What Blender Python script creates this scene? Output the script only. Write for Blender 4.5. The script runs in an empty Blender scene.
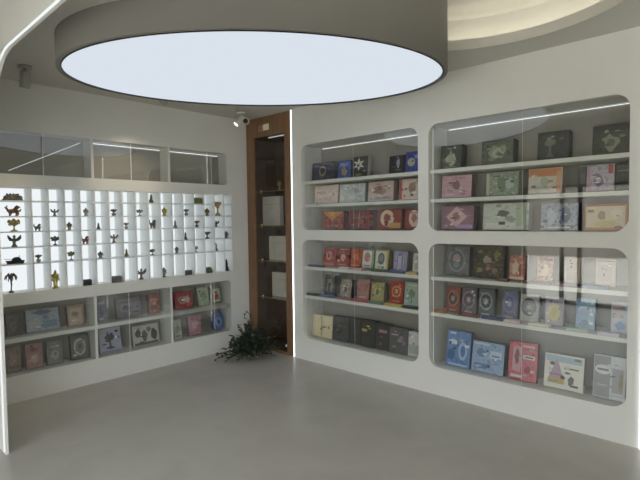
import bpy, bmesh, math, random
from mathutils import Vector, Matrix
PI = math.pi
S = bpy.context.scene
COL = S.collection
random.seed(7)

# ------------------------------------------------------------------ camera
FPX, PITCH, ROLL, YAW, EYE = 485.6, -0.04093, -0.01256, -0.75622, 1.5
fwd = Vector((math.sin(YAW) * math.cos(PITCH), math.cos(YAW) * math.cos(PITCH), math.sin(PITCH)))
right0 = Vector((math.cos(YAW), -math.sin(YAW), 0))
up0 = right0.cross(fwd)
right = right0 * math.cos(ROLL) + up0 * math.sin(ROLL)
up = up0 * math.cos(ROLL) - right0 * math.sin(ROLL)
cam_d = bpy.data.cameras.new('camera')
cam = bpy.data.objects.new('camera', cam_d)
COL.objects.link(cam)
m = Matrix((right, up, -fwd)).transposed().to_4x4()
m.translation = (0, 0, EYE)
cam.matrix_world = m
cam_d.sensor_width = 36
cam_d.lens = FPX / 640 * 36
cam_d.clip_start = 0.02
S.camera = cam

# ------------------------------------------------------------------ light
W = bpy.data.worlds.new('sky')
S.world = W
W.use_nodes = True
bg = W.node_tree.nodes['Background']
bg.inputs['Color'].default_value = (0.89, 0.945, 1.0, 1)
bg.inputs['Strength'].default_value = 7.6
sun_d = bpy.data.lights.new('sun', 'SUN')
sun_d.energy = 6.5
sun_d.angle = 0.01
sun_d.color = (1, 0.95, 0.88)
sun = bpy.data.objects.new('sun', sun_d)
COL.objects.link(sun)
sun.rotation_euler = (math.radians(-50), 0, math.radians(-15))
S.view_settings.view_transform = 'Standard'
S.view_settings.look = 'None'
S.view_settings.gamma = 1
S.view_settings.use_curve_mapping = False
S.view_settings.exposure = 0.0
S.cycles.max_bounces = 12
S.cycles.diffuse_bounces = 6
S.cycles.glossy_bounces = 5
S.cycles.transparent_max_bounces = 24
S.cycles.sample_clamp_indirect = 6
DISC_POWER, GRID_POWER, LED_POWER, COVE_POWER = 1.0, 0.98, 3.0, 10.0
portal_d = bpy.data.lights.new('window_portal', 'AREA')
portal_d.shape = 'RECTANGLE'
portal_d.size, portal_d.size_y = 7.4, 2.0
portal_d.cycles.is_portal = True
portal = bpy.data.objects.new('window_portal', portal_d)
COL.objects.link(portal)
portal.location = (0.3, -1.72, 1.0)
portal.rotation_euler = (math.radians(90), 0, 0)


# ------------------------------------------------------------------ materials
def rgb(c):
    """sRGB 0-255 to linear"""
    f = lambda v: v / 12.92 if v <= 0.04045 else ((v + 0.055) / 1.055) ** 2.4
    return tuple(f(v / 255) for v in c) + (1,)


def node_mat(name):
    mt = bpy.data.materials.new(name)
    mt.use_nodes = True
    return mt, mt.node_tree.nodes, mt.node_tree.links


def paint(name, c, rough=0.6, metal=0.0, spec=0.5):
    mt, n, l = node_mat(name)
    p = n['Principled BSDF']
    p.inputs['Base Color'].default_value = rgb(c)
    p.inputs['Roughness'].default_value = rough
    p.inputs['Metallic'].default_value = metal
    p.inputs['Specular IOR Level'].default_value = spec
    return mt


def emit(name, c, s):
    mt, n, l = node_mat(name)
    n.remove(n['Principled BSDF'])
    e = n.new('ShaderNodeEmission')
    e.inputs['Color'].default_value = c + (1,)
    e.inputs['Strength'].default_value = s
    l.new(e.outputs[0], n['Material Output'].inputs['Surface'])
    return mt


def mottled(name, cols, scale=14.0, rough=0.6, detail=4.0, stretch=(1, 1, 1), hard=False, spec=0.5, bump=0.0, seed=None):
    mt, n, l = node_mat(name)
    p = n['Principled BSDF']
    p.inputs['Roughness'].default_value = rough
    p.inputs['Specular IOR Level'].default_value = spec
    tc = n.new('ShaderNodeTexCoord')
    mp = n.new('ShaderNodeMapping')
    mp.inputs['Scale'].default_value = stretch
    sd = random.uniform(-40, 40) if seed is None else seed
    mp.inputs['Location'].default_value = (sd, sd * 0.7, sd * 1.3)
    nz = n.new('ShaderNodeTexNoise')
    nz.inputs['Scale'].default_value = scale
    nz.inputs['Detail'].default_value = detail
    cr = n.new('ShaderNodeValToRGB')
    k = len(cols)
    el = cr.color_ramp.elements
    while len(el) < k:
        el.new(0.5)
    for i, c in enumerate(cols):
        el[i].position = 0.34 + 0.32 * i / max(1, k - 1)
        el[i].color = rgb(c)
    if hard:
        cr.color_ramp.interpolation = 'CONSTANT'
    l.new(tc.outputs['Object'], mp.inputs['Vector'])
    l.new(mp.outputs[0], nz.inputs['Vector'])
    l.new(nz.outputs['Fac'], cr.inputs['Fac'])
    l.new(cr.outputs['Color'], p.inputs['Base Color'])
    if bump:
        b = n.new('ShaderNodeBump')
        b.inputs['Strength'].default_value = bump
        b.inputs['Distance'].default_value = 0.002
        l.new(nz.outputs['Fac'], b.inputs['Height'])
        l.new(b.outputs[0], p.inputs['Normal'])
    return mt


def glass_mat(name, tint=(0.985, 0.992, 0.988), ior=1.78):
    mt, n, l = node_mat(name)
    n.remove(n['Principled BSDF'])
    t = n.new('ShaderNodeBsdfTransparent')
    t.inputs[0].default_value = tint + (1,)
    g = n.new('ShaderNodeBsdfGlossy')
    g.inputs['Roughness'].default_value = 0.0
    # Schlick reflectance, the same from both sides of the sheet
    ge = n.new('ShaderNodeNewGeometry')
    dt = n.new('ShaderNodeVectorMath')
    dt.operation = 'DOT_PRODUCT'
    l.new(ge.outputs['Incoming'], dt.inputs[0])
    l.new(ge.outputs['Normal'], dt.inputs[1])
    def mth(op, a_, b_=None, c_=None):
        q = n.new('ShaderNodeMath')
        q.operation = op
        for i, v in enumerate((a_, b_, c_)):
            if v is None:
                continue
            if isinstance(v, (int, float)):
                q.inputs[i].default_value = v
            else:
                l.new(v, q.inputs[i])
        return q.outputs[0]
    k = mth('POWER', mth('SUBTRACT', 1.0, mth('ABSOLUTE', dt.outputs['Value'])), 5.0)
    f0 = ((ior - 1) / (ior + 1)) ** 2
    fac = mth('MULTIPLY_ADD', k, 1 - f0, f0)
    mx = n.new('ShaderNodeMixShader')
    l.new(fac, mx.inputs[0])
    l.new(t.outputs[0], mx.inputs[1])
    l.new(g.outputs[0], mx.inputs[2])
    l.new(mx.outputs[0], n['Material Output'].inputs['Surface'])
    return mt


M_WALL = mottled('wall_paint', [(226, 225, 219), (229, 228, 222)], 3, 0.7, seed=3, spec=0.3)
M_CEIL = paint('ceiling_paint', (199, 196, 187), 0.8, spec=0.2)
M_DRUM = paint('drum_paint', (130, 127, 120), 0.7, spec=0.3)
M_FLOOR = mottled('floor_vinyl', [(176, 171, 162), (184, 179, 170), (179, 174, 165)], 2.2, 0.34, seed=11, spec=0.45)
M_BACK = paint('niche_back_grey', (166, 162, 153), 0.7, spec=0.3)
M_SHELF = paint('shelf_white', (228, 228, 220), 0.45)
M_GRID = paint('grid_white', (236, 239, 239), 0.5)
M_WOOD = mottled('brown_wood', [(122, 92, 66), (138, 104, 75), (113, 84, 60)], 9, 0.45, stretch=(6, 6, 0.5), seed=5)
M_WOOD_D = mottled('dark_wood', [(84, 68, 54), (96, 76, 60)], 9, 0.5, stretch=(6, 6, 0.5), seed=8)
M_GLASS = glass_mat('pane_glass')
M_GLASS_THIN = glass_mat('door_glass', (0.97, 0.96, 0.94), 1.45)
M_EDGE = paint('polished_glass_edge', (240, 243, 240), 0.3)
M_LED = emit('led_white', (0.93, 0.97, 1.0), LED_POWER)
M_LED_THIN = emit('led_thin', (0.93, 0.97, 1.0), 1.7)
M_LED_ARCH = emit('led_arch', (0.93, 0.98, 0.97), 1.0)
M_LED_DIM = emit('led_niche', (0.9, 0.95, 1.0), 0.6)
M_COVE = emit('led_cove', (1.0, 0.95, 0.82), COVE_POWER)
M_DISC = emit('lit_diffuser', (0.70, 0.765, 0.84), DISC_POWER)
M_BACKLIT = emit('backlit_panel', (0.88, 0.93, 0.95), GRID_POWER)
M_BRASS = paint('brass', (190, 160, 96), 0.3, 1.0)
M_STEEL = paint('dark_steel', (60, 60, 58), 0.4, 0.8)
M_LAMPGREY = paint('lamp_grey', (168, 165, 154), 0.5)
M_LAMPWHITE = paint('lamp_white', (214, 212, 204), 0.4)
M_BLACK = paint('black_plastic', (26, 26, 26), 0.5)
M_FRAME = paint('window_metal', (58, 57, 55), 0.4, 0.6)
M_PAVE = mottled('pavement', [(186, 180, 170), (200, 194, 184)], 5, 0.8)
M_FACADE = mottled('facade', [(104, 100, 94), (118, 113, 106)], 2, 0.8)


# ------------------------------------------------------------------ mesh helpers
class MB:
    def __init__(self):
        self.v, self.f, self.mi, self.sm, self.mats = [], [], [], [], []

    def mat(self, mt):
        if mt not in self.mats:
            self.mats.append(mt)
        return self.mats.index(mt)

    def face(self, pts, mt, smooth=False):
        i = len(self.v)
        self.v += [tuple(p) for p in pts]
        self.f.append(tuple(range(i, i + len(pts))))
        self.mi.append(self.mat(mt))
        self.sm.append(smooth)

    def box(self, x0, y0, z0, x1, y1, z1, mt, xf=None):
        P = [Vector(p) for p in ((x0, y0, z0), (x1, y0, z0), (x1, y1, z0), (x0, y1, z0), (x0, y0, z1), (x1, y0, z1), (x1, y1, z1), (x0, y1, z1))]
        if xf is not None:
            P = [xf @ p for p in P]
        i = len(self.v)
        self.v += [tuple(p) for p in P]
        for q in ((0, 3, 2, 1), (4, 5, 6, 7), (0, 1, 5, 4), (1, 2, 6, 5), (2, 3, 7, 6), (3, 0, 4, 7)):
            self.f.append(tuple(i + k for k in q))
            self.mi.append(self.mat(mt))
            self.sm.append(False)

    def loft(self, rings, mt, caps=True, smooth=True, closed=True):
        """rings: lists of points with equal length, joined in order"""
        i0 = len(self.v)
        n = len(rings[0])
        for r in rings:
            self.v += [tuple(p) for p in r]
        k = self.mat(mt)
        for a in range(len(rings) - 1):
            for j in range(n if closed else n - 1):
                b = (j + 1) % n
                self.f.append((i0 + a * n + j, i0 + a * n + b, i0 + (a + 1) * n + b, i0 + (a + 1) * n + j))
                self.mi.append(k)
                self.sm.append(smooth)
        if caps:
            self.face(list(reversed(rings[0])), mt)
            self.face(rings[-1], mt)

    def lathe(self, prof, mt, c=(0, 0, 0), seg=16, sx=1.0, sy=1.0, xf=None):
        rings = []
        for r, z in prof:
            ring = [Vector((c[0] + sx * r * math.cos(2 * PI * j / seg), c[1] + sy * r * math.sin(2 * PI * j / seg), c[2] + z)) for j in range(seg)]
            if xf is not None:
                ring = [xf @ p for p in ring]
            rings.append(ring)
        self.loft(rings, mt)

    def tube(self, pts, r, mt, seg=8, r1=None):
        pts = [Vector(p) for p in pts]
        rings = []
        for i, p in enumerate(pts):
            d = (pts[min(i + 1, len(pts) - 1)] - pts[max(i - 1, 0)]).normalized()
            a = d.cross(Vector((0, 0, 1)))
            if a.length < 1e-3:
                a = d.cross(Vector((1, 0, 0)))
            a.normalize()
            b = d.cross(a)
            rr = r if r1 is None else r + (r1 - r) * i / (len(pts) - 1)
            rings.append([p + (a * math.cos(2 * PI * j / seg) + b * math.sin(2 * PI * j / seg)) * rr for j in range(seg)])
        self.loft(rings, mt)

    def prism(self, poly, frame, t, mt):
        """poly of (u, v); frame(u, v, w) gives a point; front at w = t, back at w = 0"""
        a = [frame(u, v, 0) for u, v in poly]
        b = [frame(u, v, t) for u, v in poly]
        self.face(b, mt)
        n = len(poly)
        for j in range(n):
            k = (j + 1) % n
            self.face([a[j], a[k], b[k], b[j]], mt)

    def plate(self, outer, holes, frame, w0, w1, mt):
        """a plate with holes: front face at w0, back face at w1, walls round every loop"""
        for w in (w0, w1):
            bm = bmesh.new()
            edges = []
            for loop in [outer] + holes:
                vs = [bm.verts.new(frame(u, v, w)) for u, v in loop]
                edges += [bm.edges.new((vs[j], vs[(j + 1) % len(vs)])) for j in range(len(vs))]
            bmesh.ops.triangle_fill(bm, use_beauty=True, use_dissolve=False, edges=edges)
            for f in bm.faces:
                self.face([x.co.copy() for x in f.verts], mt)
            bm.free()
        for loop in [outer] + holes:
            n = len(loop)
            for j in range(n):
                k = (j + 1) % n
                self.face([frame(*loop[j], w0), frame(*loop[k], w0), frame(*loop[k], w1), frame(*loop[j], w1)], mt)

    def build(self, name, parent=None, loc=None, recalc=True):
        me = bpy.data.meshes.new(name)
        me.from_pydata(self.v, [], self.f)
        for mt in self.mats:
            me.materials.append(mt)
        me.polygons.foreach_set('material_index', self.mi)
        me.polygons.foreach_set('use_smooth', self.sm)
        if recalc:
            bm = bmesh.new()
            bm.from_mesh(me)
            bmesh.ops.remove_doubles(bm, verts=bm.verts, dist=1e-6)
            bmesh.ops.recalc_face_normals(bm, faces=bm.faces)
            bm.to_mesh(me)
            bm.free()
        me.update()
        o = bpy.data.objects.new(name, me)
        COL.objects.link(o)
        if parent is not None:
            o.parent = parent
        if loc is not None:
            o.location = loc
        return o


def rrect(u0, v0, u1, v1, r, seg=8):
    out = []
    for cx, cy, a0 in ((u1 - r, v1 - r, 0), (u0 + r, v1 - r, 90), (u0 + r, v0 + r, 180), (u1 - r, v0 + r, 270)):
        for k in range(seg + 1):
            a = math.radians(a0 + 90 * k / seg)
            out.append((cx + r * math.cos(a), cy + r * math.sin(a)))
    return out


def empty(name, loc=(0, 0, 0), rz=0.0):
    o = bpy.data.objects.new(name, None)
    o.empty_display_size = 0.05
    COL.objects.link(o)
    o.location = loc
    o.rotation_euler = (0, 0, rz)
    return o


def tag(o, label, cat, group=None, kind=None):
    o['label'] = label
    o['category'] = cat
    if group:
        o['group'] = group
    if kind:
        o['kind'] = kind
    return o


def struct(o, label, cat):
    o['label'] = label
    o['category'] = cat
    o['kind'] = 'structure'
    return o


def one_box(name, x0, y0, z0, x1, y1, z1, mt, parent=None):
    b = MB()
    b.box(x0, y0, z0, x1, y1, z1, mt)
    return b.build(name, parent)


# measured points: a picture point carried on to a real plane of the room
def ray(px, py):
    return (fwd + right * ((px - 320) / FPX) + up * ((240 - py) / FPX))


def on_y(px, py, y):
    d = ray(px, py)
    t = y / d.y
    return d.x * t, EYE + d.z * t


def on_x(px, py, x):
    d = ray(px, py)
    t = x / d.x
    return d.y * t, EYE + d.z * t


# ------------------------------------------------------------------ the setting
YB, XL, ZC = 3.64, -4.626, 2.69          # back wall, left wall, ceiling
X_LED, X_END, X_R = -3.84, -0.625, 2.2
Y_ARCH, T_ARCH = 0.84, 0.018
fB = lambda u, v, w: Vector((u, w, v))
fL = lambda u, v, w: Vector((w, u, v))
fZ = lambda u, v, w: Vector((u, v, w))

struct(one_box('floor', -6.2, -1.7, -0.1, 3.4, 4.3, 0.0, M_FLOOR), 'smooth grey shop floor', 'floor')

# back wall with four rounded niches
NX = [(-3.700, -2.264), (-2.163, -0.700)]
NZ = [(1.396, 2.292), (0.235, 1.291)]
DEP = 0.32
b = MB()
holes = [rrect(x0, z0, x1, z1, 0.095) for (x0, x1) in NX for (z0, z1) in NZ]
b.plate([(X_LED, 0), (X_END, 0), (X_END, ZC), (X_LED, ZC)], holes, fB, YB, YB + 0.03, M_WALL)
for x0, x1 in NX:
    for z0, z1 in NZ:
        y0, y1 = YB + 0.03, YB + DEP
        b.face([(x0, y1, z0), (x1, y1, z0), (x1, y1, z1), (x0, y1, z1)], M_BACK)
        for x in (x0, x1):
            b.face([(x, y0, z0), (x, y1, z0), (x, y1, z1), (x, y0, z1)], M_WALL)
        for z in (z0, z1):
            b.face([(x0, y0, z), (x1, y0, z), (x1, y1, z), (x0, y1, z)], M_WALL)
b.box(X_LED, YB + DEP + 0.02, 0, X_END, YB + DEP + 0.06, ZC + 0.4, M_WALL)
b.box(X_LED, YB + 0.03, 0, X_LED + 0.04, YB + DEP + 0.02, ZC, M_WALL)
b.box(X_END + 0.02, YB + 0.02, 0, X_R, YB + 0.12, ZC, M_WALL)
b.box(X_END - 0.02, YB + 0.03, 0, X_END, YB + DEP + 0.02, ZC, M_WALL)
b.box(XL - 0.35, YB + 0.45, 0, X_LED + 0.02, YB + 0.5, ZC, M_WALL)
struct(b.build('wall_back', recalc=False), 'white wall with four rounded glazed niches', 'wall')

# left wall with strip, lit grid and bookcase recesses
GY0, GY1 = 0.995, 3.416
STR = (1.916, 2.276, 0.98, 3.362, 0.17)      # z0 z1 y0 y1 depth
GRI = (0.920, 1.808, GY0, GY1, 0.19)
BOO = (0.226, 0.816, 0.98, 3.387, 0.23)
b = MB()
holes = [rrect(STR[2], STR[0], STR[3], STR[1], 0.05), rrect(GRI[2], GRI[0], GRI[3], GRI[1], 0.004, 2), rrect(BOO[2], BOO[0], BOO[3], BOO[1], 0.06)]
b.plate([(Y_ARCH + T_ARCH, 0), (YB + 0.45, 0), (YB + 0.45, ZC), (Y_ARCH + T_ARCH, ZC)], holes, fL, XL, XL - 0.02, M_WALL)
for z0, z1, y0, y1, dp in (STR, GRI, BOO):
    xa, xb = XL - 0.02, XL - dp
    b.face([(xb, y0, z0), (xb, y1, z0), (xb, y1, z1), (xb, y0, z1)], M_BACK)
    for y in (y0, y1):
        b.face([(xa, y, z0), (xb, y, z0), (xb, y, z1), (xa, y, z1)], M_WALL)
    for z in (z0, z1):
        b.face([(xa, y0, z), (xa, y1, z), (xb, y1, z), (xb, y0, z)], M_WALL)
b.box(XL - 0.34, Y_ARCH, 0, XL - 0.3, YB + 0.5, ZC, M_WALL)
b.box(XL - 0.3, YB + 0.45, 0, XL, YB + 0.5, ZC, M_WALL)
b.box(XL - 0.3, Y_ARCH, 0, XL, Y_ARCH + T_ARCH, ZC, M_WALL)
struct(b.build('wall_left', recalc=False), 'white wall with glazed recesses and a lit cubby grid', 'wall')

# front wall with the arched opening the camera looks through
AX0, AX1, AZ = -3.625, 1.9, 2.515
arch = [(AX1, 0), (AX1, AZ)]
R_A = 0.42
path = []
for k in range(13):
    a = math.radians(90 + 90 * k / 12)
    path.append((AX0 + R_A + R_A * math.cos(a), AZ - R_A + R_A * math.sin(a)))
opening = [(AX1, 0), (AX1, AZ)] + path + [(AX0, 0)]
outer = [(AX0, 0)] + list(reversed(path)) + [(AX1, AZ), (AX1, 0), (3.2, 0), (3.2, 3.2), (-6.0, 3.2), (-6.0, 0)]
b = MB()
b.plate(outer, [], fB, Y_ARCH, Y_ARCH + T_ARCH, M_WALL)
struct(b.build('wall_front', recalc=False), 'pale wall with a round cornered opening edged in light', 'wall')
b = MB()
edge = [(AX0, 0.02)] + list(reversed(path)) + [(AX1, AZ)]
rings = []
for x, z in edge:
    dx, dz = (-0.007, 0) if z < AZ - R_A else (0, 0.006)
    if z >= AZ - R_A and x <= AX0 + R_A:
        v = Vector((x - AX0 - R_A, z - AZ + R_A)).normalized() * 0.0065
        dx, dz = v.x, v.y
    rings.append([(x, Y_ARCH - 0.010, z), (x + dx, Y_ARCH - 0.010, z + dz), (x + dx, Y_ARCH - 0.001, z + dz), (x, Y_ARCH - 0.001, z)])
b.loft(rings, M_LED_ARCH, smooth=False)
tag(b.build('led_strip'), 'white light strip following the round cornered edge of the front opening', 'light strip')

# ceiling with the round recess
CC, CR = (-1.205, 2.48), 0.875
b = MB()
circ = [(CC[0] + CR * math.cos(2 * PI * j / 96), CC[1] + CR * math.sin(2 * PI * j / 96)) for j in range(96)]
b.plate([(XL - 0.34, Y_ARCH + T_ARCH), (X_R + 0.1, Y_ARCH + T_ARCH), (X_R + 0.1, YB + 0.5), (XL - 0.34, YB + 0.5)], [circ], fZ, ZC, ZC + 0.07, M_CEIL)
def cring(r, z):
    return [(CC[0] + r * math.cos(2 * PI * j / 96), CC[1] + r * math.sin(2 * PI * j / 96), z) for j in range(96)]
b.loft([cring(1.06, ZC + 0.07), cring(1.06, ZC + 0.28), cring(1.04, ZC + 0.30), cring(0.66, ZC + 0.305), cring(0.66, ZC + 0.26), cring(0.001, ZC + 0.26)], M_CEIL, caps=False, smooth=False)
struct(b.build('ceiling', recalc=False), 'grey white ceiling with a round recessed cove', 'ceiling')
b = MB()
for r0, r1 in ((0.945, 0.965),):
    b.loft([cring(r0, ZC + 0.074), cring(r1, ZC + 0.074), cring(r1, ZC + 0.086), cring(r0, ZC + 0.086), cring(r0, ZC + 0.074)], M_COVE, caps=False, smooth=False)
tag(b.build('cove_light'), 'warm light strip hidden in the round ceiling recess', 'light strip')

struct(one_box('wall_right', X_R, Y_ARCH + T_ARCH, 0, X_R + 0.1, YB + 0.5, ZC, M_WALL), 'plain white end wall', 'wall')

# entrance bay behind the camera with the street windows
b = MB()
b.box(-6.1, -1.7, 0, -6.0, Y_ARCH + T_ARCH, 3.2, M_WALL)
b.box(3.2, -1.7, 0, 3.3, Y_ARCH + T_ARCH, 3.2, M_WALL)
struct(b.build('wall_entrance', recalc=False), 'white side walls of the entrance bay', 'wall')
struct(one_box('ceiling_entrance', -6.1, -1.7, 3.2, 3.3, Y_ARCH + T_ARCH, 3.3, M_CEIL), 'plain ceiling of the entrance bay', 'ceiling')
WX = [-3.35, -2.72, -2.44, -0.9, 0.6, 2.1, 3.2]
b = MB()
b.box(-6.1, -1.7, 2.05, 3.3, -1.6, 3.3, M_WALL)
b.box(-6.1, -1.7, 0, -3.4, -1.6, 2.05, M_WALL)
struct(b.build('wall_street', recalc=False), 'white wall over the street windows', 'wall')
for i in range(len(WX) - 1):
    b = MB()
    x0, x1 = WX[i], WX[i + 1]
    for q in ((x0 - 0.03, 0, x0 + 0.03, 2.05), (x1 - 0.03, 0, x1 + 0.03, 2.05), (x0, 2.0, x1, 2.05), (x0, 0, x1, 0.06)):
        b.box(q[0], -1.68, q[1], q[2], -1.62, q[3], M_FRAME)
    w = struct(b.build('window_%d' % (i + 1), recalc=False), 'dark framed street window, bay %s along' % ['one', 'two', 'three', 'four', 'five', 'six'][i], 'window')
    one_box('pane', x0 + 0.03, -1.655, 0.06, x1 - 0.03, -1.647, 2.0, M_GLASS, w)
struct(one_box('pavement', -16, -16, -0.2, 16, -1.7, -0.1, M_PAVE), 'sunlit pavement outside the windows', 'pavement')
b = MB()
b.box(-14, -14.5, -0.1, 14, -14, 3.4, M_FACADE)
struct(b.build('wall_opposite', recalc=False), 'grey wall across the street', 'wall')

# ------------------------------------------------------------------ big oval ceiling light
OC = (-2.6528, 2.2102)
OA, OB = 1.278, 0.833
ax, ay = Vector((math.cos(0.8213), math.sin(0.8213))), Vector((-math.sin(0.8213), math.cos(0.8213)))
def oval(s, z, d=0.0):
    out = []
    for j in range(128):
        a = 2 * PI * j / 128
        p = ax * ((OA + d) * math.cos(a)) * s + ay * ((OB + d) * math.sin(a)) * s
        out.append((p.x, p.y, z))
    return out
lamp = empty('oval_ceiling_light', (OC[0], OC[1], ZC))
tag(lamp, 'huge oval drum light with a glowing white underside below the ceiling', 'ceiling light')
b = MB()
zb = 2.5 - ZC
b.loft([oval(1, zb, 0.034), oval(1, 0.30, 0.034)], M_DRUM, caps=False)
b.loft([oval(1, zb, 0.006), oval(1, zb, 0.034)], M_DRUM, caps=False, smooth=False)
b.build('drum', lamp)
b = MB()
b.loft([oval(1, zb - 0.004, 0.0), oval(1, zb - 0.004, 0.009), oval(1, zb + 0.03, 0.009), oval(1, zb + 0.03, 0.0), oval(1, zb - 0.004, 0.0)], M_STEEL, caps=False, smooth=False)
b.build('rim', lamp)['label'] = 'thin dark metal rim'
b = MB()
b.loft([oval(0.02, zb + 0.006), oval(1, zb + 0.006)], M_DISC, caps=False, smooth=False)
b.face(oval(0.02, zb + 0.006), M_DISC)
b.build('diffuser', lamp)['label'] = 'glowing white diffuser'

# ------------------------------------------------------------------ light strips
def strip(label, x0, y0, z0, x1, y1, z1, mt=M_LED):
    return tag(one_box('led_strip', x0, y0, z0, x1, y1, z1, mt), label, 'light strip', 'white light strips')

strip('bright vertical light strip on the wooden cabinet edge, floor to ceiling', X_LED - 0.004, YB - 0.008, 0.003, X_LED + 0.002, YB + 0.0, ZC - 0.003)
strip('bright vertical light strip at the end of the niche wall', X_END + 0.002, YB - 0.010, 0.003, X_END + 0.012, YB + 0.015, ZC - 0.003)
for (x0, x1), s in zip(NX, ('nearer the cabinet', 'far from the cabinet')):
    strip('thin light strip along the top back edge, upper niche ' + s, x0 + 0.02, YB + DEP - 0.005, 2.2815, x1 - 0.005, YB + DEP - 0.002, 2.2845, M_LED_THIN)
SD = [1.836, 2.619]
for (y0, y1), s in zip(((1.03, SD[0]), (SD[0] + 0.02, SD[1]), (SD[1] + 0.02, 3.35)), ('farthest from', 'second from', 'next to')):
    if y0 < 1.1:
        b = MB()
        pa, pb = on_x(81, 141, XL - 0.10), on_x(8.5, 172, XL - 0.06)
        b.tube([(XL - 0.10, pa[0] - 0.01, pa[1] - 0.02), (XL - 0.06, pb[0], pb[1] + 0.012)], 0.0035, M_LED_DIM, 6)
        tag(b.build('led_strip'), 'light strip hanging slantwise in the top compartment farthest from the cabinet', 'light strip', 'white light strips')
    else:
        strip('thin light strip in the top compartment %s the wooden cabinet' % s, XL - STR[4] + 0.002, y0 + 0.004, 2.258, XL - STR[4] + 0.006, y1 - 0.004, 2.262, M_LED_THIN)

# ------------------------------------------------------------------ shelves and fittings
NN = ('by the cabinet', 'far from the cabinet')
SH = {'s1': 1.899, 's2': 1.653, 's3': 0.990, 's4': 0.680}
for k, (x0, x1) in enumerate(NX):
    for key, nm in (('s1', 'higher shelf in the upper niche '), ('s2', 'lower shelf in the upper niche '), ('s3', 'higher shelf in the lower niche '), ('s4', 'lower shelf in the lower niche ')):
        z = SH[key]
        tag(one_box('shelf', x0 + 0.002, YB + 0.034, z - 0.015, x1 - 0.002, YB + DEP - 0.002, z + 0.015, M_SHELF), 'white board, ' + nm + NN[k], 'shelf', 'white niche shelves')

# niche glass: two panes each
def pane(label, x0, y0, z0, x1, y1, z1, e, wide=0.007):
    g = one_box('glass_pane', x0, y0, z0, x1, y1, z1, M_GLASS)
    tag(g, label, 'glass pane', 'glass panes over the display recesses')
    bb = MB()
    if e == 'x0':
        bb.box(x0 - wide, y0, z0, x0, y1, z1, M_EDGE)
    elif e == 'y0':
        bb.box(x0, y0 - 0.005, z0, x1, y0, z1, M_EDGE)
    else:
        bb.box(x0, y1, z0, x1, y1 + 0.002, z1, M_EDGE)
    bb.build('edge', g)['label'] = 'bright polished edge'
    return g

for k, (x0, x1) in enumerate(NX):
    xm = (x0 + x1) / 2 + (0.03 if k else -0.04)
    for (z0, z1), nm in zip(NZ, ('upper', 'lower')):
        pane('clear glass, cabinet side half of the %s niche %s' % (nm, NN[k]), x0 + 0.03, YB + 0.0315, z0 + 0.001, xm + 0.01, YB + 0.0355 - 0.002, z1 - 0.001, 'x0', 0.007 if k else 0.0015)
        pane('clear glass, street side half of the %s niche %s' % (nm, NN[k]), xm + 0.014, YB + 0.0315, z0 + 0.001, x1 - 0.001, YB + 0.0335, z1 - 0.001, 'x0', 0.0015)

# left wall: dividers of the top strip
rc = empty('recessed_display_case', (XL - 0.17, 2.2, STR[0]))
tag(rc, 'row of three empty glazed compartments high on the white wall', 'display case')
for y in SD:
    b = MB()
    b.box(0.001, y - 2.2, 0.001, 0.168, y + 0.02 - 2.2, STR[1] - STR[0] - 0.001, M_WALL)
    b.build('divider', rc)
# bookcase
bc = empty('recessed_bookcase', (XL - 0.23, 2.2, BOO[0]))
tag(bc, 'low recessed bookcase of six open bays below the lit grid', 'bookcase')
BD = [1.825, 2.605]
one_box('shelf', 0.001, BOO[2] - 2.2 + 0.002, 0.523 - 0.018 - BOO[0], 0.228, BOO[3] - 2.2 - 0.002, 0.523 + 0.018 - BOO[0], M_SHELF, bc)
for y in BD:
    b = MB()
    b.box(0.001, y - 2.2, 0.001, 0.227, y + 0.02 - 2.2, 0.523 - 0.019 - BOO[0], M_SHELF)
    b.box(0.001, y - 2.2, 0.523 + 0.019 - BOO[0], 0.227, y + 0.02 - 2.2, BOO[1] - BOO[0] - 0.001, M_SHELF)
    b.build('divider', bc)
# glass on the left wall
LP = [(1.0, 1.42), (1.44, SD[0] - 0.004), (SD[0] + 0.028, 2.22), (2.226, SD[1] - 0.004), (SD[1] + 0.028, 3.15), (3.156, 3.35)]
LN = ['first', 'second', 'third', 'fourth', 'fifth', 'sixth']
for i, (y0, y1) in enumerate(reversed(LP)):
    pane('clear glass high on the figurine wall, %s pane from the wooden cabinet' % LN[i], XL - 0.016, y0, STR[0] + 0.001, XL - 0.012, y1, STR[1] - 0.001, 'y0')
LQ = [(1.0, 1.828), (1.848, 2.15), (2.16, 2.61), (2.628, 3.145), (3.152, 3.375)]
for i, (y0, y1) in enumerate(reversed(LQ)):
    pane('clear glass over the low bookcase, %s pane from the wooden cabinet' % LN[i], XL - 0.0005 - 0.0015, y0, BOO[0] + 0.001, XL - 0.0003, y1, BOO[1] - 0.001, 'y0')

# lit cubby grid
CY = [1.332 + 0.1318 * k for k in range(17)]
RZ = [1.808, 1.692, 1.561, 1.432, 1.301, 1.159, 0.920]
gx0, gx1 = XL - 0.19 + 0.012, XL - 0.002
grid = empty('cubby_grid', (XL, 2.2, GRI[0]))
tag(grid, 'backlit white cubby grid of small cells holding little figurines', 'display shelf')
def gbox(bb, y0, z0, y1, z1, mt=M_GRID, xa=gx0, xb=gx1):
    bb.box(xa - XL, y0 - 2.2, z0 - GRI[0], xb - XL, y1 - 2.2, z1 - GRI[0], mt)
b = MB()
gbox(b, GY0 + 0.002, GRI[0] + 0.002, GY1 - 0.002, GRI[1] - 0.002, M_BACKLIT, XL - 0.188, XL - 0.18)
b.build('light_panel', grid)['label'] = 'glowing white back panel'
for r in range(1, 6):
    b = MB()
    z = RZ[r]
    if r == 1:
        gbox(b, GY0 + 0.007, z - 0.005, CY[14], z + 0.005)
        gbox(b, CY[15], z - 0.005, GY1 - 0.007, z + 0.005)
    else:
        gbox(b, GY0 + 0.007, z - 0.005, GY1 - 0.007, z + 0.005)
    b.build('shelf', grid)
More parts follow.
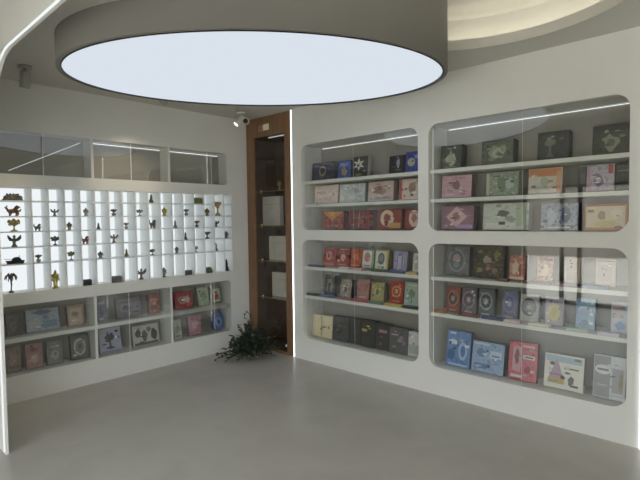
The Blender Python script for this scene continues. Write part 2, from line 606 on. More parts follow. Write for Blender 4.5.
for k in range(16):
    b = MB()
    for r in range(6):
        if k in (14, 15) and r == 1:
            continue
        zt = RZ[r] - (0.0055 if r else 0.002)
        zb_ = RZ[r + 1] + (0.0055 if r < 5 else 0.002)
        if k in (14, 15) and r == 0:
            zb_ = RZ[2] + 0.0055
        gbox(b, CY[k] - 0.006, zb_, CY[k] + 0.006, zt, M_GRID, gx0, gx1 - 0.001)
    b.build('divider', grid)

for y0, y1 in ((GY0 + 0.001, GY0 + 0.006), (GY1 - 0.006, GY1 - 0.001)):
    b = MB()
    gbox(b, y0, GRI[0] + 0.0015, y1, GRI[1] - 0.0015, M_GRID, XL - 0.177, gx1)
    b.build('end_panel', grid)

# ------------------------------------------------------------------ wooden corner cabinet
cab = empty('corner_cabinet', ((XL + X_LED) / 2, YB, 0))
tag(cab, 'tall brown wooden cabinet with a glass door in the room corner', 'cabinet')
cx = (XL + X_LED) / 2
hw = (X_LED - XL) / 2 - 0.009
def cbox(name, x0, y0, z0, x1, y1, z1, mt, parent=cab):
    return one_box(name, x0, y0, z0, x1, y1, z1, mt, parent)
cbox('side_panel', -hw, 0.02, 0, -hw + 0.03, 0.44, ZC - 0.004, M_WOOD_D)
cbox('side_panel', hw - 0.03, 0.02, 0, hw, 0.44, ZC - 0.004, M_WOOD_D)
cbox('back_panel', -hw + 0.03, 0.42, 0, hw - 0.03, 0.44, ZC - 0.004, M_WOOD_D)
cbox('base', -hw + 0.031, 0.021, 0.001, hw - 0.031, 0.419, 0.03, M_WOOD_D)
cbox('top', -hw + 0.031, 0.021, 2.47, hw - 0.031, 0.419, 2.49, M_WOOD_D)
b = MB()
dx0, dx1 = -4.472 - cx, -3.955 - cx
b.plate([(-hw, 0.002), (hw, 0.002), (hw, ZC - 0.004), (-hw, ZC - 0.004)], [[(dx0, 0.03), (dx1, 0.03), (dx1, 2.465), (dx0, 2.465)]], fB, 0.0, 0.02, M_WOOD)
door = b.build('door', cab, recalc=False)
one_box('glass', dx0 + 0.001, 0.008, 0.031, dx1 - 0.001, 0.012, 2.464, M_GLASS_THIN, door)
one_box('lock', dx1 - 0.03, 0.0, 0.09, dx1 - 0.012, 0.007, 0.115, M_EDGE, door)
for z in (2.235, 1.843, 1.445, 1.034, 0.602):
    s_ = one_box('shelf', -hw + 0.034, 0.06, z - 0.006, hw - 0.034, 0.415, z, M_GLASS_THIN, cab)
    if z < 2:
        s_['label'] = 'glass shelf with a brass front edge'
    one_box('shelf_edge', -hw + 0.034, 0.052, z - 0.006, hw - 0.034, 0.059, z, M_BRASS if z < 2 else M_STEEL, s_)
    for xx in (dx0 + 0.012, dx1 - 0.03):
        b = MB()
        b.lathe([(0.009, -0.028), (0.012, -0.022), (0.012, -0.010), (0.008, -0.0065)], M_BRASS, (xx + 0.012, 0.075, z), 12)
        b.lathe([(0.009, 0.001), (0.012, 0.006), (0.009, 0.016)], M_EDGE, (xx + 0.012, 0.075, z), 12)
        if z < 2:
            b.build('bracket', s_)
b = MB()
b.box(-0.10, 0.10, 2.460, 0.215, 0.112, 2.468, M_LED_DIM)
b.build('lamp', cab)['label'] = 'short light tube'
# plate on the cabinet
sg = empty('sign_plate', (cx, YB, 0))
tag(sg, 'small cream and reddish brown plate above the cabinet door', 'sign')
b = MB()
a0, a1 = -4.385 - cx, -4.205 - cx
b.box(a0 + 0.085, -0.006, 2.53, a1, -0.0005, 2.598, paint('plate_cream', (232, 222, 196), 0.5))
b.build('panel', sg)
b = MB()
RB = paint('plate_brown', (176, 142, 116), 0.5)
b.box(a0, -0.006, 2.53, a0 + 0.084, -0.0005, 2.594, RB)
RD = paint('plate_red', (120, 60, 44), 0.5)
for i in range(3):
    b.box(a0 + 0.012, -0.0075, 2.542 + 0.017 * i, a0 + 0.068 - 0.012 * (i % 2), -0.006, 2.549 + 0.017 * i, RD)
b.build('panel', sg)['label'] = 'reddish brown half with dark marks'

# white packs inside the cabinet
M_PACK = mottled('white_pack', [(200, 198, 190), (212, 210, 202)], 12, 0.5)
for (l, t, r, bo, z, lab) in ((262.5, 197, 280, 225, 1.445, 'white upright pack on the third cabinet shelf from the top'),
                              (269, 236, 286, 261.5, 1.034, 'white upright pack on the fourth cabinet shelf from the top'),
                              (272, 272, 286, 295.5, 0.602, 'white upright pack on the lowest cabinet shelf')):
    y = YB + 0.18
    xa, za = on_y(l, t, y)
    xb, _ = on_y(r, bo, y)
    h = za - z
    o = MB()
    w = xb - xa
    o.box(-w / 2, 0, 0.001, w / 2, 0.06, h, M_PACK)
    o.box(-w / 2 - 0.001, -0.0008, h * 0.72, w / 2 + 0.001, 0.061, h * 0.735, paint('pack_line', (176, 176, 170)))
    ob = o.build('white_pack', loc=((xa + xb) / 2, y, z))
    tag(ob, lab, 'package', 'white packs in the wooden cabinet')
o = MB()
o.lathe([(0.03, 0.001), (0.03, 0.008), (0.012, 0.016), (0.01, 0.05), (0.028, 0.075), (0.02, 0.1), (0.004, 0.12)], M_BRASS, seg=14)
xk, zk = on_y(279.5, 190, YB + 0.15)
tag(o.build('cabinet_ornament', loc=(xk, YB + 0.15, 1.843)), 'small brass ornament on the second cabinet shelf', 'ornament')

# ------------------------------------------------------------------ ceiling spotlights
def spotlight(label, x, y, aim, lit, body, dark=False, power=12):
    t = empty('ceiling_spotlight', (x, y, ZC))
    tag(t, label, 'spotlight', 'ceiling spotlights')
    b = MB()
    b.lathe([(0.045, -0.022), (0.048, -0.018), (0.048, -0.0005)], body, seg=24)
    b.build('mount', t)
    b = MB()
    b.tube([(0, 0, -0.02), (0, 0, -0.06)], 0.009, body)
    b.build('arm', t)
    d = Vector(aim).normalized()
    q = Vector((0, 0, -1)).rotation_difference(d).to_matrix().to_4x4()
    xf = Matrix.Translation((0, 0, -0.075)) @ q
    b = MB()
    b.lathe([(0.030, 0.035), (0.036, 0.03), (0.036, -0.085), (0.030, -0.088), (0.028, -0.07)], body, seg=24, xf=xf)
    hd = b.build('lamp_head', t)
    b = MB()
    b.lathe([(0.0005, -0.080), (0.027, -0.080)], lit, seg=20, xf=xf)
    b.build('lens', hd)
    if power:
        ld = bpy.data.lights.new('spot_beam', 'SPOT')
        ld.energy = power
        ld.spot_size = math.radians(60)
        ld.spot_blend = 0.9
        ld.color = (1, 0.86, 0.62)
        ld.shadow_soft_size = 0.03
        lo = bpy.data.objects.new('spot_beam', ld)
        COL.objects.link(lo)
        lo.parent = t
        lo.matrix_local = Matrix.Translation(Vector((0, 0, -0.075)) + d * 0.1) @ Vector((0, 0, -1)).rotation_difference(d).to_matrix().to_4x4()
    return t

def second_head(t, off, aim, body, lens):
    d = Vector(aim).normalized()
    xf = Matrix.Translation(off) @ Vector((0, 0, -1)).rotation_difference(d).to_matrix().to_4x4()
    b = MB()
    b.tube([(0, 0, -0.03), off], 0.009, body)
    b.build('arm', t)
    b = MB()
    b.lathe([(0.030, 0.035), (0.036, 0.03), (0.036, -0.055), (0.030, -0.058), (0.028, -0.045)], body, seg=24, xf=xf)
    h = b.build('lamp_head', t)
    b = MB()
    b.lathe([(0.0005, -0.05), (0.027, -0.05)], lens, seg=20, xf=xf)
    b.build('lens', h)['label'] = 'unlit dark lens'
M_LENS = emit('lit_lens', (1, 0.96, 0.85), 4.0)
M_LENSW = emit('warm_lens', (1, 0.9, 0.7), 3.0)
spotlight('grey cylindrical spotlight over the figurine wall far from the wooden cabinet', -4.16, 1.187, (-0.25, 0, -1), M_LENSW, M_LAMPGREY, power=12)
tw = spotlight('white twin spotlight, one lens lit, beside the top of the wooden cabinet', -4.31, 3.33, (-0.25, -0.75, -0.8), M_LENS, M_LAMPWHITE, power=3)
second_head(tw, (0.05, 0.03, -0.10), (0.8, -0.8, -0.12), M_LAMPWHITE, M_BLACK)
spotlight('grey spotlight tucked behind the oval light', -3.92, 2.22, (-0.75, -0.05, -0.75), M_LENSW, M_LAMPGREY, power=14)

# ------------------------------------------------------------------ boxes on the shelves
FM = {}
def flat(c, rough=0.55):
    k = (c, rough)
    if k not in FM:
        FM[k] = paint('print_%d_%d_%d' % c, c, rough)
    return FM[k]


def shape(kind, u, v, w, h):
    if kind == 'r':
        return [(u - w / 2, v - h / 2), (u + w / 2, v - h / 2), (u + w / 2, v + h / 2), (u - w / 2, v + h / 2)]
    if kind == 'o':
        return [(u + w / 2 * math.cos(2 * PI * k / 24), v + h / 2 * math.sin(2 * PI * k / 24)) for k in range(24)]
    if kind == 'd':
        return [(u, v - h / 2), (u + w / 2, v), (u, v + h / 2), (u - w / 2, v)]
    if kind == 't':
        return [(u - w / 2, v - h / 2), (u + w / 2, v - h / 2), (u, v + h / 2)]
    if kind == 'i':
        return [(u - w / 2, v + h / 2), (u, v - h / 2), (u + w / 2, v + h / 2)]
    if kind == 's':
        return [(u + (w if k % 2 == 0 else w * 0.42) / 2 * math.sin(2 * PI * k / 12), v + (h if k % 2 == 0 else h * 0.42) / 2 * math.cos(2 * PI * k / 12)) for k in range(12)]
    if kind == 'b':   # irregular blot
        rr = random.Random(int(u * 999 + v * 77 + w * 5000))
        return [(u + w / 2 * (0.6 + 0.5 * rr.random()) * math.cos(2 * PI * k / 14), v + h / 2 * (0.6 + 0.5 * rr.random()) * math.sin(2 * PI * k / 14)) for k in range(14)]


def product_box(label, group, w, h, dep, cols, art, side=None, lean=6.0, loc=(0, 0, 0), rz=0.0, name='product_box', scale=26, round_top=False):
    """front faces -Y; leaning back on its lower rear edge; art: (kind, u, v, w, h, colour) in fractions of the front"""
    th = math.radians(lean)
    xf = Matrix.Rotation(-th, 4, 'X')
    mb = MB()
    face_m = mottled('cover_print', cols, scale, 0.5) if len(cols) > 1 else flat(cols[0])
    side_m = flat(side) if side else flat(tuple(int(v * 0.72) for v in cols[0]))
    fr = lambda u, v, t: xf @ Vector((u, -t, v))
    bk = lambda u, v, t: xf @ Vector((u, dep - t, v))
    if round_top:
        pr = rrect(-w / 2, 0, w / 2, h, w * 0.42, 6)
        pts = [(u, v) for u, v in pr]
        a = [fr(u, v, 0) for u, v in pts]
        c = [bk(u, v, 0) for u, v in pts]
        mb.face(a, face_m)
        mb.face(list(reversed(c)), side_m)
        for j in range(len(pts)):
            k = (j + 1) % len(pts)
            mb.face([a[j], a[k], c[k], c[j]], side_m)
    else:
        e = min(0.004, w * 0.03)
        x0, x1 = -w / 2, w / 2
        P = lambda x, y, z: xf @ Vector((x, y, z))
        # slightly bevelled carton
        rings = []
        for y, ins in ((e, 0), (dep - e, 0)):
            rings.append([P(x0 + ins, y, ins), P(x1 - ins, y, ins), P(x1 - ins, y, h - ins), P(x0 + ins, y, h - ins)])
        f4 = [P(x0 + e, 0, e), P(x1 - e, 0, e), P(x1 - e, 0, h - e), P(x0 + e, 0, h - e)]
        b4 = [P(x0 + e, dep, e), P(x1 - e, dep, e), P(x1 - e, dep, h - e), P(x0 + e, dep, h - e)]
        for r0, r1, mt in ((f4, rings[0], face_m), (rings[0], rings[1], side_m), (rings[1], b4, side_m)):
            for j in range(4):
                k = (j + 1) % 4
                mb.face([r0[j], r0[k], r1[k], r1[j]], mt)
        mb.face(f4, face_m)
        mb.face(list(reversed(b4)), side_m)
    rr = random.Random(sum(ord(q) for q in label))
    extra = []
    for _ in range(9):
        c0 = rr.choice([a_[5] for a_ in art] + list(cols))
        f_ = rr.choice((0.72, 0.85, 1.15, 1.3))
        c0 = tuple(max(8, min(236, int((v_ * f_) / 6) * 6)) for v_ in c0)
        extra.append((rr.choice('bbbro'), rr.uniform(0.12, 0.88), rr.uniform(0.12, 0.9), rr.uniform(0.08, 0.22), rr.uniform(0.03, 0.13), c0))
    art = extra[:4] + list(art) + extra[4:]
    for n, (kind, u, v, sw, sh, c) in enumerate(art):
        t = 0.0004 + 0.0001 * n
        poly = shape(kind, (u - 0.5) * w, v * h, sw * w, sh * h)
        mm = 0.006
        poly = [(min(max(p[0], -w / 2 + mm), w / 2 - mm), min(max(p[1], mm), h - mm)) for p in poly]
        mb.prism(poly, fr, t, flat(c))
    drop = min(v[2] for v in mb.v)
    o = mb.build(name, recalc=True)
    o.location = (loc[0], loc[1], loc[2] - drop + 0.0012)
    o.rotation_euler = (0, 0, rz)
    _w = label.split()
    tag(o, label, 'box', group)
    return o


def back_box(rect, zs, label, cols, art, y=None, dep=0.055, side=None, lean=5.0, scale=26, rz=0.0):
    l, t, r, bo = rect
    y = YB + 0.13 if y is None else y
    pc = (l + r) / 2
    xa, za = on_y(l, (t + bo) / 2, y)
    xb, _ = on_y(r, (t + bo) / 2, y)
    h = on_y(pc, t, y + 0.01)[1] - zs
    nk = 0 if pc < 423 else 1
    lo, hi = NX[nk][0] + 0.006, NX[nk][1] - 0.006
    xa, xb = max(xa, lo), min(xb, hi)
    return product_box(label + (' ' + NN[nk]), 'boxed sets in the wall niches', xb - xa, h, dep, cols, art, side, lean, ((xa + xb) / 2, y, zs), math.radians(rz), scale=scale)


UP = 'upper niche'
LOW = 'lower niche'
t1, t2, t3 = SH['s1'] + 0.015, SH['s2'] + 0.015, 1.396
l1, l2, l3 = SH['s3'] + 0.015, SH['s4'] + 0.015, 0.235
W_ = (225, 224, 216)
GOLD = (190, 160, 90)
def lines(u, v, w, c, n=2, dv=0.07):
    return [('r', u, v - dv * i, w * (1 - 0.25 * (i % 2)), 0.03, c) for i in range(n)]

# --- upper niche nearer the cabinet, top shelf
back_box((311.5, 163, 333, 180), t1, 'navy box with pale gold face print, top shelf, upper niche', [(34, 38, 66), (44, 50, 88), (70, 74, 96)], [('o', 0.5, 0.5, 0.34, 0.6, (150, 138, 110)), ('o', 0.5, 0.52, 0.2, 0.36, (58, 60, 86)), ('r', 0.5, 0.92, 0.7, 0.06, (84, 92, 130))], dep=0.08)
back_box((337, 161, 350, 178), t1, 'small royal blue box with gold figure, top shelf, upper niche', [(52, 74, 150), (74, 100, 176), (40, 56, 120)], [('b', 0.55, 0.4, 0.5, 0.6, (168, 150, 104)), ('o', 0.5, 0.75, 0.3, 0.2, (130, 150, 210))])
back_box((352, 157, 367, 176), t1, 'black box with a white star, top shelf, upper niche', [(52, 50, 52), (70, 68, 66), (40, 40, 44)], [('s', 0.42, 0.62, 0.8, 0.66, (232, 232, 228)), ('s', 0.42, 0.62, 0.4, 0.33, (198, 200, 202)), ('b', 0.4, 0.12, 0.5, 0.16, (150, 130, 76))], side=(170, 168, 164))
back_box((388.5, 156, 404, 174), t1, 'black box with small white figure, top shelf, upper niche', [(30, 30, 36), (40, 40, 48)], [('b', 0.6, 0.55, 0.24, 0.55, (170, 172, 182)), ('r', 0.6, 0.2, 0.4, 0.05, (120, 120, 130))])
back_box((404.8, 152, 420, 172), t1, 'blue box with golden planet print, top shelf, upper niche', [(44, 62, 140), (60, 84, 170), (34, 46, 110)], [('o', 0.4, 0.5, 0.5, 0.4, (196, 186, 150)), ('o', 0.7, 0.74, 0.24, 0.2, (140, 160, 220))])
# middle shelf
back_box((314, 186, 337.5, 206), t2, 'pale pink box with faint script, middle shelf, upper niche', [(226, 204, 196), (236, 220, 212), (214, 190, 186)], [('b', 0.35, 0.6, 0.4, 0.2, (206, 176, 172))] + lines(0.6, 0.35, 0.5, (200, 172, 170)), dep=0.08)
back_box((339, 184.5, 364.5, 204), t2, 'white box with grey winter print, middle shelf, upper niche', [(226, 228, 226), (206, 210, 210), (190, 194, 196)], [('b', 0.6, 0.55, 0.5, 0.5, (196, 200, 204)), ('b', 0.3, 0.3, 0.3, 0.3, (214, 204, 204)), ('b', 0.66, 0.6, 0.22, 0.24, (168, 174, 180))], dep=0.08)
back_box((367.5, 182, 393, 202), t2, 'cream box with brown ship print, middle shelf, upper niche', [(226, 208, 196), (214, 186, 172), (206, 196, 190)], [('b', 0.45, 0.52, 0.55, 0.5, (170, 140, 120)), ('r', 0.5, 0.14, 0.8, 0.12, (160, 170, 186)), ('b', 0.45, 0.66, 0.24, 0.26, (146, 112, 96))], dep=0.08)
back_box((398.5, 179.5, 420, 201), t2, 'cream box with red left edge and brown balloon, middle shelf, upper niche', [(232, 214, 200), (222, 200, 188)], [('r', 0.08, 0.5, 0.14, 0.96, (190, 96, 84)), ('o', 0.62, 0.56, 0.34, 0.5, (160, 130, 110)), ('r', 0.62, 0.22, 0.14, 0.12, (130, 100, 84))], dep=0.08)
# bottom shelf
red1, red2 = (132, 44, 40), (158, 62, 52)
back_box((321.5, 212, 343, 230.5), t3, 'red box with an orange envelope flap, bottom shelf, upper niche', [red2, (172, 84, 60), red1], [('i', 0.5, 0.72, 0.96, 0.5, (208, 146, 66)), ('i', 0.5, 0.82, 0.5, 0.28, (222, 176, 96)), ('r', 0.5, 0.2, 0.5, 0.05, (196, 150, 120))], dep=0.09)
back_box((348.5, 211, 372, 230.5), t3, 'maroon box with pale centre lines, bottom shelf, upper niche', [(120, 48, 48), (136, 58, 56)], [('r', 0.44, 0.5, 0.04, 0.9, (196, 160, 148)), ('r', 0.62, 0.5, 0.02, 0.9, (176, 120, 112)), ('r', 0.5, 0.62, 0.6, 0.04, (180, 130, 118)), ('b', 0.5, 0.4, 0.3, 0.3, (158, 92, 84))], dep=0.09)
back_box((376.5, 210, 401, 230.5), t3, 'red box with a complete cream medallion, bottom shelf, upper niche', [(140, 40, 40), (152, 50, 46)], [('o', 0.42, 0.55, 0.56, 0.82, (224, 204, 182)), ('b', 0.42, 0.56, 0.36, 0.5, (156, 74, 66)), ('r', 0.74, 0.2, 0.46, 0.26, (204, 158, 96))], dep=0.09)
back_box((404, 210, 420, 231), t3, 'red box with a cut off cream medallion, bottom shelf, upper niche', [(138, 42, 42), (150, 52, 48)], [('o', 0.6, 0.55, 0.64, 0.84, (222, 200, 184)), ('b', 0.6, 0.55, 0.4, 0.5, (180, 112, 100))], dep=0.09)

# --- lower niche nearer the cabinet
yd = YB + 0.15
def red_card(c):
    return [('o', 0.45, 0.55, 0.46, 0.5, c), ('r', 0.5, 0.1, 0.7, 0.08, (206, 120, 100)), ('b', 0.45, 0.55, 0.24, 0.3, (150, 44, 40)), ('r', 0.5, 0.92, 0.6, 0.05, (196, 110, 92))]
back_box((322.5, 248, 335, 268), l1, 'dark red set with pale oval, first on top shelf, lower niche', [(156, 44, 42), (172, 58, 52), (140, 36, 36)], red_card((214, 160, 146)), y=yd, lean=9)
back_box((336, 248.3, 348, 269), l1, 'crimson set with pale bird print, second on top shelf, lower niche', [(150, 36, 38), (166, 50, 48)], [('b', 0.5, 0.5, 0.5, 0.4, (222, 176, 160)), ('r', 0.5, 0.12, 0.7, 0.08, (206, 120, 100)), ('r', 0.5, 0.9, 0.6, 0.06, (210, 150, 120))], y=yd, lean=9)
back_box((349.5, 249, 360.5, 270), l1, 'orange red set with gold mark, top shelf, lower niche', [(176, 60, 34), (192, 80, 44)], [('o', 0.5, 0.58, 0.5, 0.3, (206, 120, 60)), ('r', 0.5, 0.12, 0.7, 0.08, (216, 150, 90))], y=yd, lean=9)
back_box((361, 250.2, 372.7, 272), l1, 'white set with green border and pink oval, top shelf, lower niche', [(132, 168, 136), (146, 180, 150)], [('r', 0.46, 0.5, 0.76, 0.86, (228, 226, 216)), ('o', 0.46, 0.6, 0.5, 0.5, (206, 130, 128)), ('r', 0.46, 0.16, 0.5, 0.06, (170, 150, 150))], y=yd, lean=9)
back_box((374, 250.8, 387.2, 271), l1, 'cream set with yellow border and blue oval, top shelf, lower niche', [(206, 190, 110), (214, 200, 130)], [('r', 0.48, 0.5, 0.8, 0.86, (232, 228, 212)), ('o', 0.48, 0.56, 0.5, 0.6, (92, 118, 140)), ('o', 0.48, 0.58, 0.3, 0.34, (160, 150, 140)), ('r', 0.48, 0.14, 0.5, 0.05, (130, 140, 150))], y=yd, lean=9)
back_box((392.5, 252, 406, 273), l1, 'lavender set with a white doorway print, top shelf, lower niche', [(158, 154, 186), (174, 170, 200)], [('r', 0.48, 0.5, 0.6, 0.7, (200, 198, 214)), ('r', 0.3, 0.45, 0.08, 0.6, (128, 124, 160)), ('r', 0.66, 0.45, 0.08, 0.6, (128, 124, 160)), ('t', 0.48, 0.84, 0.6, 0.14, (130, 126, 164))], y=yd, lean=9)
back_box((412, 254, 424, 275), l1, 'pale cream set at the end of the top shelf, lower niche', [(222, 216, 204), (232, 228, 218)], [('r', 0.5, 0.5, 0.6, 0.7, (200, 190, 182))], y=yd, lean=9)
ye = YB + 0.14
back_box((323.5, 275.5, 333.5, 294), l2, 'dark grey set with arched window print, middle shelf, lower niche', [(84, 82, 80), (100, 98, 94)], [('r', 0.5, 0.45, 0.56, 0.56, (138, 136, 128)), ('o', 0.5, 0.7, 0.5, 0.3, (150, 146, 136)), ('r', 0.5, 0.4, 0.2, 0.4, (76, 76, 76))], y=ye, lean=9)
back_box((339.5, 280, 350.5, 299), l2, 'brown set with white blossom print, middle shelf, lower niche', [(108, 84, 72), (198, 190, 176), (126, 104, 88)], [('b', 0.45, 0.5, 0.6, 0.5, (216, 210, 198)), ('b', 0.5, 0.46, 0.3, 0.3, (120, 84, 76))], y=ye, lean=9, scale=60)
back_box((356, 279.6, 368, 300), l2, 'dusty pink set with mottled pattern, middle shelf, lower niche', [(168, 112, 108), (200, 160, 150), (130, 90, 88)], [('b', 0.5, 0.55, 0.5, 0.5, (190, 146, 136)), ('r', 0.5, 0.12, 0.6, 0.08, (214, 190, 180))], y=ye, lean=9, scale=60)
back_box((370, 283, 383, 302.5), l2, 'olive yellow set with dark leaf print, middle shelf, lower niche', [(170, 162, 110), (192, 184, 132), (140, 134, 92)], [('b', 0.5, 0.5, 0.55, 0.6, (206, 200, 160)), ('b', 0.5, 0.5, 0.3, 0.4, (120, 116, 82))], y=ye, lean=9, scale=60)
back_box((389, 282.3, 402.3, 304), l2, 'bright red set with gold medallion, middle shelf, lower niche', [(168, 40, 34), (182, 52, 42)], [('o', 0.48, 0.55, 0.7, 0.52, (206, 160, 104)), ('o', 0.48, 0.55, 0.5, 0.36, (160, 44, 38)), ('b', 0.48, 0.55, 0.3, 0.26, (214, 180, 130)), ('r', 0.48, 0.12, 0.6, 0.05, (206, 150, 100))], y=ye, lean=9)
back_box((403.3, 283, 418.5, 306), l2, 'pale green set with small tree, middle shelf, lower niche', [(160, 180, 164), (178, 196, 180)], [('b', 0.5, 0.5, 0.5, 0.4, (120, 146, 122)), ('r', 0.5, 0.2, 0.06, 0.16, (110, 120, 100)), ('r', 0.5, 0.86, 0.6, 0.05, (206, 214, 200))], y=ye, lean=9)
yf = YB + 0.12
back_box((312, 316, 331.5, 338), l3, 'cream box with a brown curve, bottom shelf, lower niche', [(236, 222, 184), (228, 214, 178)], [('r', 0.47, 0.5, 0.035, 0.9, (150, 130, 96)), ('r', 0.08, 0.5, 0.03, 0.9, (190, 174, 138)), ('r', 0.54, 0.4, 0.02, 0.7, (196, 178, 138))], y=yf, dep=0.09)  # cream colour stands in for a bright reflection on a glossy black box
back_box((332, 317.5, 348, 341), l3, 'charcoal box beside the cream one, bottom shelf, lower niche', [(62, 62, 62), (72, 72, 70)], [('r', 0.55, 0.62, 0.5, 0.06, (110, 110, 112)), ('b', 0.5, 0.4, 0.4, 0.2, (52, 52, 52))], y=yf, dep=0.09)
back_box((349, 319.5, 360, 343), l3, 'narrow black box beneath the glass joint, bottom shelf, lower niche', [(44, 44, 42), (54, 54, 50)], [('r', 0.5, 0.5, 0.5, 0.04, (84, 84, 80))], y=yf + 0.01, dep=0.09)
back_box((360.5, 321.5, 374.5, 346), l3, 'black box with yellow bar, bottom shelf, lower niche', [(40, 40, 38), (50, 50, 46)], [('r', 0.22, 0.62, 0.4, 0.1, (184, 164, 86)), ('r', 0.6, 0.7, 0.2, 0.05, (150, 140, 90))], y=yf, dep=0.09)
back_box((375, 325, 388, 349), l3, 'black box with pink bar, bottom shelf, lower niche', [(42, 42, 40), (52, 52, 48)], [('r', 0.55, 0.72, 0.62, 0.12, (176, 124, 126)), ('r', 0.5, 0.5, 0.4, 0.03, (90, 88, 86))], y=yf, dep=0.09)
back_box((388.5, 329, 407, 354), l3, 'dark grey box with mauve streak, bottom shelf, lower niche', [(84, 82, 82), (96, 94, 92)], [('r', 0.3, 0.72, 0.36, 0.05, (196, 186, 190)), ('b', 0.64, 0.58, 0.3, 0.3, (150, 128, 142)), ('b', 0.8, 0.44, 0.22, 0.2, (136, 116, 130))], y=yf, dep=0.09)
back_box((407.5, 333, 421, 357), l3, 'white box with grey lower band, bottom shelf, lower niche', [(214, 214, 206), (204, 204, 196)], [('r', 0.5, 0.3, 0.9, 0.36, (176, 176, 170))], y=yf, dep=0.09)

# --- upper niche farther from the cabinet
back_box((440, 146, 461, 171), t1, 'charcoal box with pale tree print, top shelf, upper niche', [(70, 74, 68), (90, 94, 84), (60, 62, 58)], [('b', 0.5, 0.4, 0.55, 0.6, (190, 194, 168)), ('t', 0.5, 0.56, 0.4, 0.5, (170, 176, 148)), ('r', 0.5, 0.08, 0.5, 0.05, (140, 140, 124))], y=YB + 0.15, dep=0.1)
back_box((481, 141, 513, 167), t1, 'dark green box with pale bouquet print, top shelf, upper niche', [(84, 88, 78), (104, 110, 94), (66, 68, 62)], [('b', 0.5, 0.5, 0.66, 0.7, (150, 158, 130)), ('b', 0.5, 0.46, 0.4, 0.44, (184, 190, 162)), ('b', 0.55, 0.44, 0.2, 0.2, (120, 126, 104))], y=YB + 0.15, dep=0.1)
back_box((537, 132.5, 568, 162), t1, 'black box with small grey tree, top shelf, upper niche', [(54, 56, 52), (66, 68, 62)], [('b', 0.42, 0.62, 0.4, 0.3, (122, 128, 112)), ('r', 0.42, 0.36, 0.06, 0.4, (120, 124, 112)), ('t', 0.42, 0.2, 0.3, 0.2, (110, 114, 104))], y=YB + 0.15, dep=0.1)
back_box((592, 125.5, 632, 158), t1, 'charcoal box with large grey flower, top shelf, upper niche', [(62, 64, 58), (78, 80, 70)], [('r', 0.5, 0.88, 0.9, 0.2, (46, 48, 46)), ('b', 0.48, 0.4, 0.5, 0.6, (150, 152, 134)), ('o', 0.48, 0.4, 0.2, 0.24, (110, 110, 98))], y=YB + 0.15, dep=0.1)
back_box((441.5, 176, 471, 201), t2, 'pink box with a dark rose cluster, middle shelf, upper niche', [(206, 164, 172), (218, 182, 188), (194, 150, 160)], [('b', 0.5, 0.56, 0.34, 0.46, (138, 100, 108)), ('r', 0.3, 0.14, 0.3, 0.05, (232, 208, 212)), ('r', 0.5, 0.06, 0.8, 0.05, (226, 196, 202))], y=YB + 0.14, dep=0.08)
back_box((485.5, 173, 518, 199), t2, 'green white floral box with darker leaf pattern, middle shelf, upper niche', [(200, 206, 190), (132, 146, 124), (178, 190, 176)], [('b', 0.5, 0.5, 0.3, 0.7, (124, 138, 112)), ('r', 0.06, 0.5, 0.1, 0.94, (206, 202, 178)), ('b', 0.74, 0.5, 0.3, 0.5, (190, 204, 200))], y=YB + 0.14, dep=0.09, scale=40)
back_box((528, 169, 562, 197), t2, 'cream box with an orange upper band, middle shelf, upper niche', [(222, 214, 200), (210, 198, 182)], [('r', 0.5, 0.82, 0.98, 0.3, (212, 142, 96)), ('b', 0.5, 0.45, 0.3, 0.5, (184, 190, 164)), ('r', 0.9, 0.45, 0.14, 0.8, (218, 170, 140)), ('b', 0.3, 0.3, 0.2, 0.3, (202, 206, 196))], y=YB + 0.14, dep=0.09)
back_box((586, 165.5, 614, 193.5), t2, 'lavender floral box with a red corner, middle shelf, upper niche', [(190, 178, 192), (206, 196, 206), (160, 148, 164)], [('r', 0.9, 0.84, 0.22, 0.4, (178, 92, 78)), ('b', 0.45, 0.4, 0.4, 0.5, (134, 128, 140)), ('b', 0.45, 0.42, 0.22, 0.24, (196, 190, 200)), ('r', 0.1, 0.5, 0.12, 0.95, (196, 166, 180))], y=YB + 0.14, dep=0.09, side=(70, 72, 70), scale=40)
back_box((578.5, 168, 586, 194), t2, 'narrow dark green box against the lavender one, middle shelf, upper niche', [(70, 80, 74), (92, 84, 84)], [('r', 0.5, 0.6, 0.6, 0.3, (104, 96, 94))], y=YB + 0.15, dep=0.09)
back_box((616, 165, 634, 192.5), t2, 'plain dark grey box at the shelf end, middle shelf, upper niche', [(74, 76, 72), (86, 88, 84)], [('r', 0.5, 0.75, 0.8, 0.05, (150, 152, 150))], y=YB + 0.16, dep=0.09)
yc = YB + 0.11
back_box((441, 206.5, 473, 231), t3, 'mauve box with a pink diamond panel, bottom shelf, upper niche', [(146, 112, 128), (160, 126, 142)], [('d', 0.48, 0.54, 0.66, 0.86, (226, 190, 192)), ('b', 0.48, 0.55, 0.26, 0.44, (166, 124, 128)), ('r', 0.74, 0.14, 0.46, 0.14, (186, 160, 206))], y=yc, dep=0.09)
back_box((482.5, 204, 528, 231.5), t3, 'wide pale green box with grey animal print, bottom shelf, upper niche', [(206, 212, 196), (220, 222, 210), (186, 194, 178)], [('b', 0.45, 0.6, 0.3, 0.32, (112, 116, 106)), ('r', 0.4, 0.16, 0.66, 0.2, (232, 232, 226)), ('r', 0.84, 0.55, 0.2, 0.8, (192, 202, 178)), ('b', 0.6, 0.42, 0.26, 0.26, (168, 174, 160))], y=yc, dep=0.09)
back_box((540.5, 204, 578, 233), t3, 'blue grey floral box, bottom shelf, upper niche', [(130, 142, 166), (176, 184, 198), (96, 106, 132)], [('b', 0.28, 0.5, 0.3, 0.7, (186, 194, 206)), ('b', 0.66, 0.56, 0.34, 0.6, (94, 102, 126)), ('r', 0.5, 0.1, 0.6, 0.06, (206, 210, 218))], y=yc, dep=0.09, scale=44)
